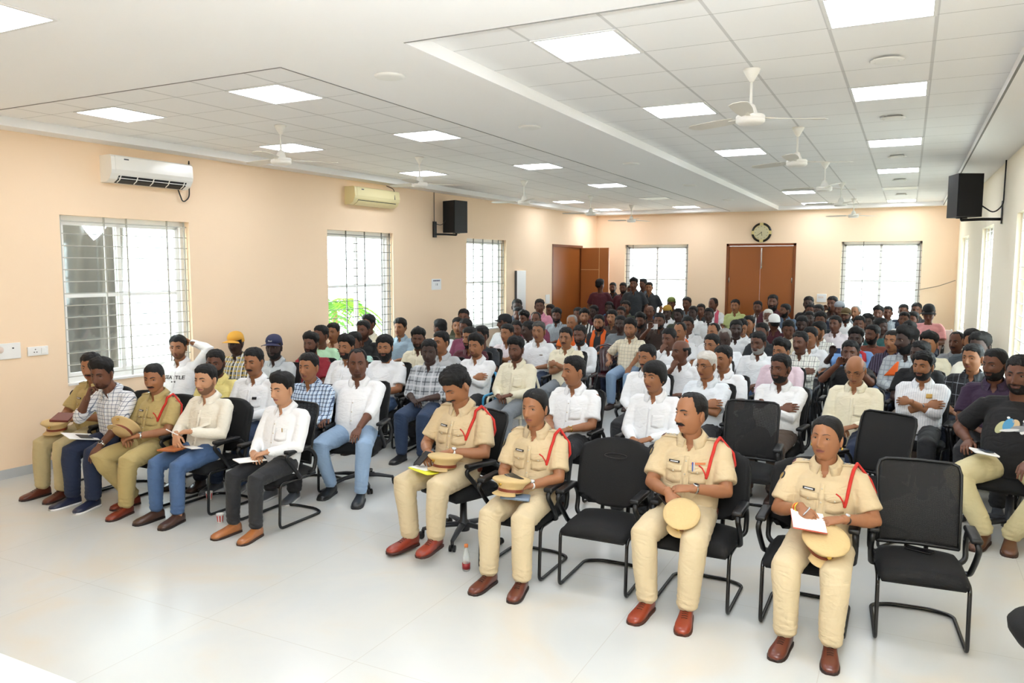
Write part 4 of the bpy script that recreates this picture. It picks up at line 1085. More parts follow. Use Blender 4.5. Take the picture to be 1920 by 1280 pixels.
def shoe_mesh(kind='oxford'):
    """toe toward -y, ankle over the origin; slot 1 is the sole"""
    mb = MB(); S = [(.075, .020, .050), (.068, .030, .075), (.04, .035, .088), (0, .037, .085), (-.04, .040, .070), (-.08, .045, .056), (-.12, .048, .048), (-.155, .046, .042), (-.185, .036, .034), (-.20, .018, .022)]
    if kind == 'boot': S = [(y, w, h + (.05 if y > -.03 else 0)) for y, w, h in S]
    n = 20; V = []; F = []; mi = []
    for y, w, h in S:
        for j in range(n):
            a = 2 * PI * j / n; ca, sa = math.cos(a), math.sin(a)
            x = math.copysign(abs(ca) ** .75, ca) * w; z = h / 2 + .006 + math.copysign(abs(sa) ** (.55 if sa < 0 else .9), sa) * h / 2
            V.append((x, y, z))
    for i in range(len(S) - 1):
        for j in range(n):
            a = i * n + j; b = i * n + (j + 1) % n; F.append((a, a + n, b + n, b))
    F += [tuple(range(n)), tuple((len(S) - 1) * n + j for j in reversed(range(n)))]
    mb.add(V, F, 0)
    so = MB(); out = [(w + .004, y) for y, w, h in S]; ring = [(x, y) for x, y in out] + [(-x, y) for x, y in reversed(out)]
    nn = len(ring); V = [(x, y, 0.0) for x, y in ring] + [(x, y, .016) for x, y in ring]
    F = [(i, (i + 1) % nn, nn + (i + 1) % nn, nn + i) for i in range(nn)] + [tuple(range(nn - 1, -1, -1)), tuple(range(nn, 2 * nn))]
    mb.add(V, F, 1)
    if kind != 'slip':
        for k in range(4): tube(mb, [(-.016, -.045 - .016 * k, .078 - .006 * k), (0, -.047 - .016 * k, .083 - .006 * k), (.016, -.045 - .016 * k, .078 - .006 * k)], .0022, n=5, mi=1)
    return mb
SHOE = {}
def shoe(kind, c, sole, hi=True):
    if kind not in SHOE: SHOE[kind] = shoe_mesh(kind).mesh('shoe', [mat('x', ''), mat('x', '')] if False else [mat('cloth', '#ffffff')] * 2)
    return SHOE[kind]
# ------------------------------------------------------------------ people: clothes, skins, assembly
SKIN = {'1': '#bb8b6a', '2': '#996848', '3': '#694332', '4': '#432f28'}
LIPC = {'1': '#a3645a', '2': '#84483e', '3': '#5f352c', '4': '#40241e'}
def skin_mats(t):
    return [mat('skin_tone_' + t, SKIN[t], .48, spec=.4, bump=.04, bscale=90), mat('eye_white', '#b5a99b', .3), mat('eye_dark', '#120d0a', .4), mat('lip_tone_' + t, LIPC[t], .45)]
def cloth(k):
    n = 'cloth_' + k
    if n in MATS: return MATS[n]
    PL = dict(white='#eceef0', cream='#e6dfc6', yellow='#e5d68a', ltgrey='#b9bdbf', red='#8c1f2c', mint='#b5dcb8', peach='#caa183', teal='#a8cfc2', black='#141416', blackdot='#17191a',
              denimpale='#92a5b2', olive='#454a3a', plum='#7c3b54', maroon='#4a1722', charcoal='#2c2f33', pinkwhite='#ded4d8', navy='#232a3a', pink='#d58fa4', orange='#e8742c', brown='#3c2d26',
              greyT='#6f767c', paleblue='#dfe6ec', ltgreen='#b9c486', denim='#55677c', lilac='#e2ccd6', skyblue='#7fa9e0', rust='#7c4030', teal2='#1f4a4a', greypolo='#84878a', slate='#4b545c', purple='#33203a', creamw='#e4dfd0', pinkT='#e8a2a4',
              khaki='#c8b490', khakid='#b3a06a', khakip='#cab997', khakipd='#b9aa80', jeans='#48648c', jeansd='#1d2433', jeansl='#8fa9c6', darkjeans='#2a3c58', blackj='#26272a', bluetr='#1e2a44', greytr='#7e848a', beigetr='#d2c79c', browntr='#4a3b30')
    if k in PL: return folds(mat(n, PL[k], .85, bump=.25, bscale=40, sheen=.05))
    if k == 'white_print': return folds(mat(n, '#eeeeee', .85, bump=.2, bscale=40))
    L = {'bluecheck': ('#b9cfe6', [(0, .035, .007, '#26365c', .9, 0), (2, .035, .007, '#26365c', .9, 0), (0, .035, .004, '#f2f6fa', .8, .018)]),
         'plaidgrey': ('#a3a8ad', [(0, .11, .012, '#3b4046', .8, 0), (2, .10, .012, '#3b4046', .8, 0), (0, .11, .02, '#c9ccd0', .7, .05), (2, .10, .02, '#d3d6d8', .6, .05)]),
         'floral': ('#9d9a8c', [(0, .06, .02, '#2e2c28', .9, 0), (2, .05, .016, '#c9a53c', .9, 0), (0, .045, .012, '#e8e6e0', .9, .02)]),
         'stripegrey': ('#a9b1b8', [(0, .03, .008, '#5a626b', .8, 0)]), 'bwstripe': ('#e2e2e0', [(0, .055, .026, '#17181a', 1, 0)]),
         'creamcheck': ('#e4dac2', [(0, .05, .004, '#8c8474', .7, 0), (2, .05, .004, '#8c8474', .7, 0)]), 'whitecheck': ('#e4e2da', [(0, .06, .005, '#2c3230', .9, 0), (2, .06, .005, '#2c3230', .9, 0), (0, .06, .012, '#b9bdb8', .6, .03)]),
         'purplestripe': ('#2a2033', [(0, .028, .005, '#6f6480', .8, 0)]), 'greycheck': ('#a9adb0', [(0, .05, .012, '#8b9095', .8, 0), (2, .05, .012, '#8b9095', .8, 0)]),
         'blackplaid': ('#17181b', [(0, .11, .006, '#8d9299', .8, 0), (2, .11, .006, '#8d9299', .8, 0), (0, .11, .014, '#34373c', .8, .05)]), 'whitestripe': ('#e6e7ea', [(0, .02, .004, '#c3c8d2', .8, 0)]),
         'winecheck': ('#e4e6ea', [(0, .034, .0045, '#51617c', .85, 0), (2, .034, .0045, '#51617c', .85, 0)])}
    b, l = L[k]; return folds(patmat(n, b, l))
HAIRC = {'k': '#0c0a09', 'g': '#8f8c88', 'w': '#cfcbc4', 'd': '#4a4744'}
def stubmat():
    return mat('stubble', '#1c120c', .7, alpha=.38)
def hairmat(c='k'): return mat('hair_' + c, HAIRC[c], .6 if c == 'k' else .7, spec=.35, bump=.5, bscale=220)
HG = {}
def hgeo(kind, style, hi, seed=0):
    k = (kind, style, hi, seed)
    if k not in HG:
        fn = {'hair': lambda: hair_mesh(style, hi, seed), 'beard': lambda: beard_mesh(style, hi), 'mous': lambda: moustache_mesh(style == 'big')}[kind]
        HG[k] = fn().mesh(kind, [hairmat()])
    return HG[k]
def setm(o, mats):
    for i, m in enumerate(mats):
        o.material_slots[i].link = 'OBJECT'; o.material_slots[i].material = m
    return o
def cap_mesh(kind):
    """baseball cap (crown, brim) in head coordinates"""
    mb = MB(); D, F = sphere_dirs(40, 30); P = head_surface(D); nrm = P / np.array([.072 ** 2, .095 ** 2, .118 ** 2]); nrm /= np.linalg.norm(nrm, axis=1, keepdims=True)
    h = ss((P[:, 2] - .045 + .03 * (P[:, 1] > 0)) / .008); V = P + nrm * (-.01 + h * .025)[:, None]; V[:, 2] += .012 * h * (P[:, 2] > .06)
    mb.add(V, [f for f in F if max(h[list(f)]) > .03]); br = MB()
    if kind == 'cap':
        def fn(u, v):
            a = (u - .5) * 2.0; r = .088 + .075 * v * (1 - .35 * (2 * u - 1) ** 2)
            return math.sin(a) * r * .92, -math.cos(a) * r - .006, .055 - .014 * v - .018 * (2 * u - 1) ** 2
        sheet(br, fn, 14, 6, .004)
    return mb, br
CAPM = {}
def glasses_mesh():
    P = head_surface(sphere_dirs(60, 60)[0]); mb = MB()
    for s in (-1, 1):
        y = surf_y(P, s * .031, .008) - .012
        tube(mb, [(s * .031 + .021 * math.cos(a), y + .004 * abs(math.cos(a)), .006 + .015 * math.sin(a)) for a in np.linspace(0, 2 * PI, 19)], .0013, n=6, cap=False)
        tube(mb, [(s * .052, y + .006, .009), (s * .074, -.02, .010), (s * .078, .02, .004)], .0012, n=6)
    tube(mb, [(-.010, surf_y(P, .0, .008) - .008, .008), (.010, surf_y(P, .0, .008) - .008, .008)], .0013, n=6)
    return mb
GCACHE = {}
def geo_for(spec, hi):
    k = (hi,) + tuple(sorted((a, b if not isinstance(b, list) else tuple(b)) for a, b in spec.items()))
    if k not in GCACHE:
        GCACHE[k] = build_geo(spec, hi); g = GCACHE[k]
        g['bvh'] = BVHTree.FromPolygons([tuple(v) for v in g['shirtV'].tolist()], g['shirtF'])
    return GCACHE[k]
def zz(g, z): return float(g['J']['tor'](0, 0, z)[2])
def front(g, x, z, y0=-.8):
    z = zz(g, z)
    h = g['bvh'].ray_cast(Vector((x, y0, z)), Vector((0, 1, 0)))
    return (h[0].y, h[1]) if h[0] is not None else (None, None)
def topz(g, x, y):
    h = g['bvh'].ray_cast(Vector((x, y, 1.6)), Vector((0, 0, -1)))
    return h[0].z if h[0] is not None else None
def conform(g, nodes, th=.004, off=.001):
    """solid patch whose grid of (x, z) nodes is pressed onto the front of the shirt"""
    A = []
    ny, nx = len(nodes), len(nodes[0]); last = -.12
    for row in nodes:
        for x, z in row:
            y, n = front(g, x, z)
            if y is None: y = last
            last = y; A.append((x, y - off, zz(g, z)))
    A = np.array(A); B = A.copy(); B[:, 1] -= th; m = len(A); F = []
    for j in range(ny - 1):
        for i in range(nx - 1):
            a = j * nx + i; F += [(m + a, m + a + 1, m + a + nx + 1, m + a + nx), (a, a + nx, a + nx + 1, a + 1)]
    for i in range(nx - 1): F += [(i, i + 1, m + i + 1, m + i)]; a = (ny - 1) * nx + i; F += [(a, m + a, m + a + 1, a + 1)]
    for j in range(ny - 1): a = j * nx; F += [(a, m + a, m + a + nx, a + nx)]; a += nx - 1; F += [(a, a + nx, m + a + nx, m + a)]
    mb = MB(); return mb.add(np.concatenate([A, B]), F)
def rect(x0, x1, z0, z1, nx=6, nz=5, point=0):
    return [[(lerp(x0, x1, i / nx), lerp(z0, z1, j / nz) - (point * (1 - abs(2 * i / nx - 1)) if j == 0 else 0)) for i in range(nx + 1)] for j in range(nz + 1)]
M_btn = mat('button', '#c9c2ae', .4); M_red = mat('lanyard_red', '#c8281c', .6, bump=.5, bscale=300); M_badge = mat('badge_black', '#101114', .3); M_badgew = mat('badge_white', '#dcdcdc', .4)
M_brown = mat('belt_brown', '#7a3620', .4); M_gold = mat('gold', '#c8a24a', .25, metal=.9); M_silver = mat('silver', '#c4c7ca', .22, metal=.9); M_wblack = mat('strap_black', '#111214', .5)
def placket(g, sh, m, z0=.64, z1=.965, buttons=True):
    conform(g, rect(-.014, .014, z0, z1, 2, 14), .003).obj('placket', m, sh, True)
    if buttons:
        mb = MB()
        for z in np.arange(z0 + .04, z1 - .02, .085):
            y, n = front(g, 0, z)
            if y is not None: lathe(mb, [(.0055, 0), (.0055, .002), (.003, .0025)], 10, M=Matrix.Translation((0, y - .004, zz(g, z))) @ Matrix.Rotation(PI / 2, 4, 'X'))
        if mb.n: mb.obj('buttons', M_btn, sh, True)
def pocket(g, sh, m, x, z=.90, w=.10, h=.11, flap=True):
    po = conform(g, rect(x - w / 2, x + w / 2, z - h, z, 6, 5, .012), .003).obj('pocket', m, sh, True)
    if flap:
        conform(g, rect(x - w / 2 - .003, x + w / 2 + .003, z - .035, z + .006, 6, 3, .014), .005, .003).obj('pocket_flap', m, po, True)
        y, n = front(g, x, z - .035)
        if y is not None: mb = MB(); lathe(mb, [(.005, 0), (.005, .003)], 10, M=Matrix.Translation((x, y - .010, zz(g, z - .036))) @ Matrix.Rotation(PI / 2, 4, 'X')); mb.obj('button', M_btn, po, True)
    return po
def epaulette(g, sh, m, s, rank=2):
    A = []; J = g['J']
    for i in range(7):
        x = s * lerp(.085, .195, i / 6)
        for y in (.035, .085):
            y = float(J['tor'](0, y, 1.0)[1]) ; z = topz(g, x, y); A.append((x, y, (z if z else zz(g, 1.05)) + .005))
    A = np.array(A); B = A.copy(); B[:, 2] += .006; n = len(A); F = []
    for i in range(6):
        a = 2 * i; F += [(n + a, n + a + 1, n + a + 3, n + a + 2), (a, a + 2, a + 3, a + 1), (a, n + a, n + a + 2, a + 2), (a + 1, a + 3, n + a + 3, n + a + 1)]
    F += [(0, 1, n + 1, n), (12, n + 12, n + 13, 13)]
    mb = MB(); mb.add(np.concatenate([A, B]), F); e = mb.obj('epaulette', m, sh)
    mb = MB(); p, q = A[8], A[13]
    V = [(A[k][0], A[k][1], A[k][2] + dz) for dz in (.007, .010) for k in (10, 12, 13, 11)]
    mb.add(V, [(0, 1, 2, 3), (4, 7, 6, 5), (0, 4, 5, 1), (1, 5, 6, 2), (2, 6, 7, 3), (3, 7, 4, 0)]); mb.obj('rank_bar', mat('rank_bar', '#5a1f22', .5), e)
    for k in range(rank):
        c = (A[2 + 3 * k] + A[3 + 3 * k]) / 2; mb = MB(); V = []
        for j in range(10): r = .0105 if j % 2 == 0 else .0045; V.append((c[0] + r * math.cos(j * PI / 5), c[1] + r * math.sin(j * PI / 5), c[2] + .009))
        V += [(x, y, z + .003) for x, y, z in V]; mb.add(V, [tuple(range(9, -1, -1)), tuple(range(10, 20))] + [(j, (j + 1) % 10, 10 + (j + 1) % 10, 10 + j) for j in range(10)]); mb.obj('star', M_silver, e)
def lanyard(g, J, sh):
    t = J['tor']; pts = [tuple(t(.172, .06, 1.078)), tuple(t(.158, .0, 1.05))]
    for x, z in ((.148, 1.0), (.143, .96), (.138, .91), (.132, .86), (.127, .83)):
        y, n = front(g, x, z); pts.append((x, (y if y else -.06) - .008, zz(g, z)))
    mb = MB(); tube(mb, pts, [.0105] * 6 + [.009], n=8)
    s, e = J['sh'][1], J['el'][1]; ax = (e - s) / np.linalg.norm(e - s)
    tube(mb, [tuple(t(.172, .06, 1.078)), tuple(s + ax * .03 + np.array([.066, .03, .01])), tuple(s + ax * .10 + np.array([.066, .045, 0])), tuple(s + ax * .15 + np.array([.03, .07, 0]))], .009, n=8)
    q2 = []
    for x, z in ((.127, .83), (.117, .865), (.100, .895), (.080, .912)):
        y, n = front(g, x, z); q2.append((x, (y if y else -.06) - .009, zz(g, z)))
    tube(mb, q2, .0045, n=8)
    mb.obj('lanyard', M_red, sh, True)
def uniform(g, J, sh, m, rank=2, badge_side=-1, lan=True, ribbons=False, patch=True):
    placket(g, sh, m); pocket(g, sh, m, -.075); po = pocket(g, sh, m, .075)
    nb = conform(g, rect(badge_side * .075 - .036, badge_side * .075 + .036, .917, .932, 4, 2), .005, .006).obj('name_badge', M_badge, sh)
    conform(g, rect(badge_side * .075 - .026, badge_side * .075 + .026, .9215, .9275, 4, 1), .0015, .012).obj('badge_lettering', M_badgew, nb)
    for s in (-1, 1): epaulette(g, sh, m, s, rank)
    if lan: lanyard(g, J, sh)
    if ribbons:
        r = MB()
        conform(g, rect(.035, .115, .918, .930, 6, 2), .004, .006).obj('ribbon_bar', mat('ribbon', '#c8703c', .6), sh)
        for dx, c in ((.045, '#2a62b8'), (.055, '#d8dde2')):
            y, n = front(g, dx, .91); mb = MB(); tube(mb, [(dx, y - .014, zz(g, .87)), (dx, y - .014, zz(g, .935))], .0035, n=8); mb.obj('pen', mat('pen' + c, c, .3), po, True)
    if patch:
        s, e = J['sh'][0], J['el'][0]; o = lerp(s, e, .28); mb = MB()
        d = (e - s) / np.linalg.norm(e - s); n = np.array([-.85, -.45, .1]); n -= d * (n @ d); n /= np.linalg.norm(n)
        M_ = frame(o + n * .0655, (-d).tolist(), n.tolist())
        lathe(mb, [(.030, -.002), (.030, .003), (.026, .004)], 24, M=M_); pt = mb.obj('arm_patch', mat('patch_dark', '#22242c', .6), sh, True)
        mb = MB(); lathe(mb, [(.020, .004), (.020, .006)], 20, M=M_); mb.obj('patch_emblem', mat('patch_gold', '#a48a4c', .6), pt)
def belt(g, sh, m=None):
    J = g['J']; t = J['tor']; mb = MB()
    P = [tuple(t(math.sin(a) * .188, .012 - math.cos(a) * .148, .575)) for a in np.linspace(-2.2, 2.2, 25)]
    tube(mb, P, [(.004, .018)] * 25, side=(0, 1, 0), n=8); b = mb.obj('belt', m or M_brown, sh, True)
    y, n = front(g, 0, .60); mb = MB(); rbox(mb, (0, -.142 if y is None else y - .012, zz(g, .585)), (.05, .008, .04), .003); mb.obj('buckle', M_silver, b)
def watch(root, J, i, kind='silver', size=.019):
    w, e = J['wr'][i], J['el'][i]; d = (w - e) / np.linalg.norm(w - e); o = w - d * .03; n = np.array(J['arm'][i]['n'], float); n -= d * (n @ d); n /= np.linalg.norm(n)
    M_ = frame(o, d.tolist(), n.tolist()); sm = {'silver': M_silver, 'black': M_wblack, 'gold': M_gold, 'white': M_badgew}[kind]; mb = MB()
    V = [(math.cos(a) * .0305, 0, math.sin(a) * .0245) for a in np.linspace(0, 2 * PI, 25)]
    tube(mb, V, [(.0025, .009)] * 25, side=(0, 0, 1), n=8, cap=False)
    wt = MB().merge(mb, M_).obj('watch', sm if kind != 'white' else M_badgew, root, True)
    mb = MB(); lathe(mb, [(size, .022), (size, .030), (size * .85, .032)], 20, M=M_); mb.obj('watch_case', M_silver if kind != 'gold' else M_gold, wt, True)
    mb = MB(); lathe(mb, [(size * .8, .031), (size * .8, .0328)], 20, M=M_); mb.obj('watch_dial', M_wblack if kind in ('black', 'silver') and size > .017 else M_badgew, wt, True)
def person(loc, rz, s, spec, shirt, trou, tone, hair, face, label, group=None, hi=True, hairc='k', shoes=('oxford', '#5c2616', '#1c120d'), seed=0, extras=True):
    g = geo_for(spec, hi); J = g['J']
    root = thing('person', label, 'person', (loc[0], loc[1], 0), rz, group, s)
    b = setm(link('body', g['body'], root), skin_mats(tone))
    sh = setm(link('shirt', g['shirt'], root), [cloth(shirt)]); tr = setm(link('trousers', g['trousers'], root), [cloth(trou)])
    for i in (0, 1):
        o = link('shoe', shoe(shoes[0], 0, 0), root); a = J['an'][i]
        o.location = (a[0], a[1] - .01, max(0, a[2] - .095)); o.rotation_euler = (0, 0, (-.12, .12)[i])
        setm(o, [mat('leather' + shoes[1], shoes[1], .35, coat=.3), mat('sole' + shoes[2], shoes[2], .6)])
    if hair.startswith('cap'):
        k = hair; c = {'cap_y': '#d9a23c', 'cap_n': '#23284a', 'cap_k': '#16171a', 'cap_o': '#a9812c', 'cap_g': '#6d7838', 'cap_w': '#f0f0f0', 'cap_b': '#5e4c2c', 'cap_gr': '#8d939a'}[k]
        kind = 'band' if k in ('cap_o', 'cap_gr', 'cap_w', 'cap_g') else 'cap'
        if kind not in CAPM: a_, b_ = cap_mesh(kind); CAPM[kind] = (a_.mesh('cap', [cloth('white')]), b_.mesh('brim', [cloth('white')]) if b_.n else None)
        o = setm(link('cap', CAPM[kind][0], root), [mat('cap' + c, c, .8)]); o.matrix_local = J['Mh']
        if CAPM[kind][1] is not None: setm(link('brim', CAPM[kind][1], o), [mat('cap' + c, c, .8)])
        hair = 'buzz'
    hc = hairc
    if hair in ('grey', 'greyr', 'white', 'baldgrey'):
        hc = {'grey': 'd', 'greyr': 'g', 'white': 'w', 'baldgrey': 'g'}[hair]; hair = {'grey': 'n', 'greyr': 'recede', 'white': 'n', 'baldgrey': 'bald'}[hair]
    if hair != 'none':
        o = link('hair', hgeo('hair', hair, hi, seed % 3), root); setm(o, [hairmat(hc)]); o.matrix_local = J['Mh']
    if face in ('beard', 'bushy', 'stubble', 'gbeard'):
        o = link('beard', hgeo('beard', {'gbeard': 'beard'}.get(face, face), hi), root); setm(o, [stubmat() if face == 'stubble' else hairmat({'gbeard': 'g'}.get(face, hc if hc in 'w' else 'k'))]); o.matrix_local = J['Mh']
    if face in ('mous', 'bigmous'):
        o = link('moustache', hgeo('mous', 'big' if face == 'bigmous' else 'n', True), root); o.matrix_local = J['Mh']
    return root, g, J, sh, b
def glasses(root, J, m=None):
    if 'g' not in CAPM: CAPM['g'] = glasses_mesh().mesh('glasses', [M_wblack])
    o = setm(link('glasses', CAPM['g'], root), [m or M_wblack]); o.matrix_local = J['Mh']
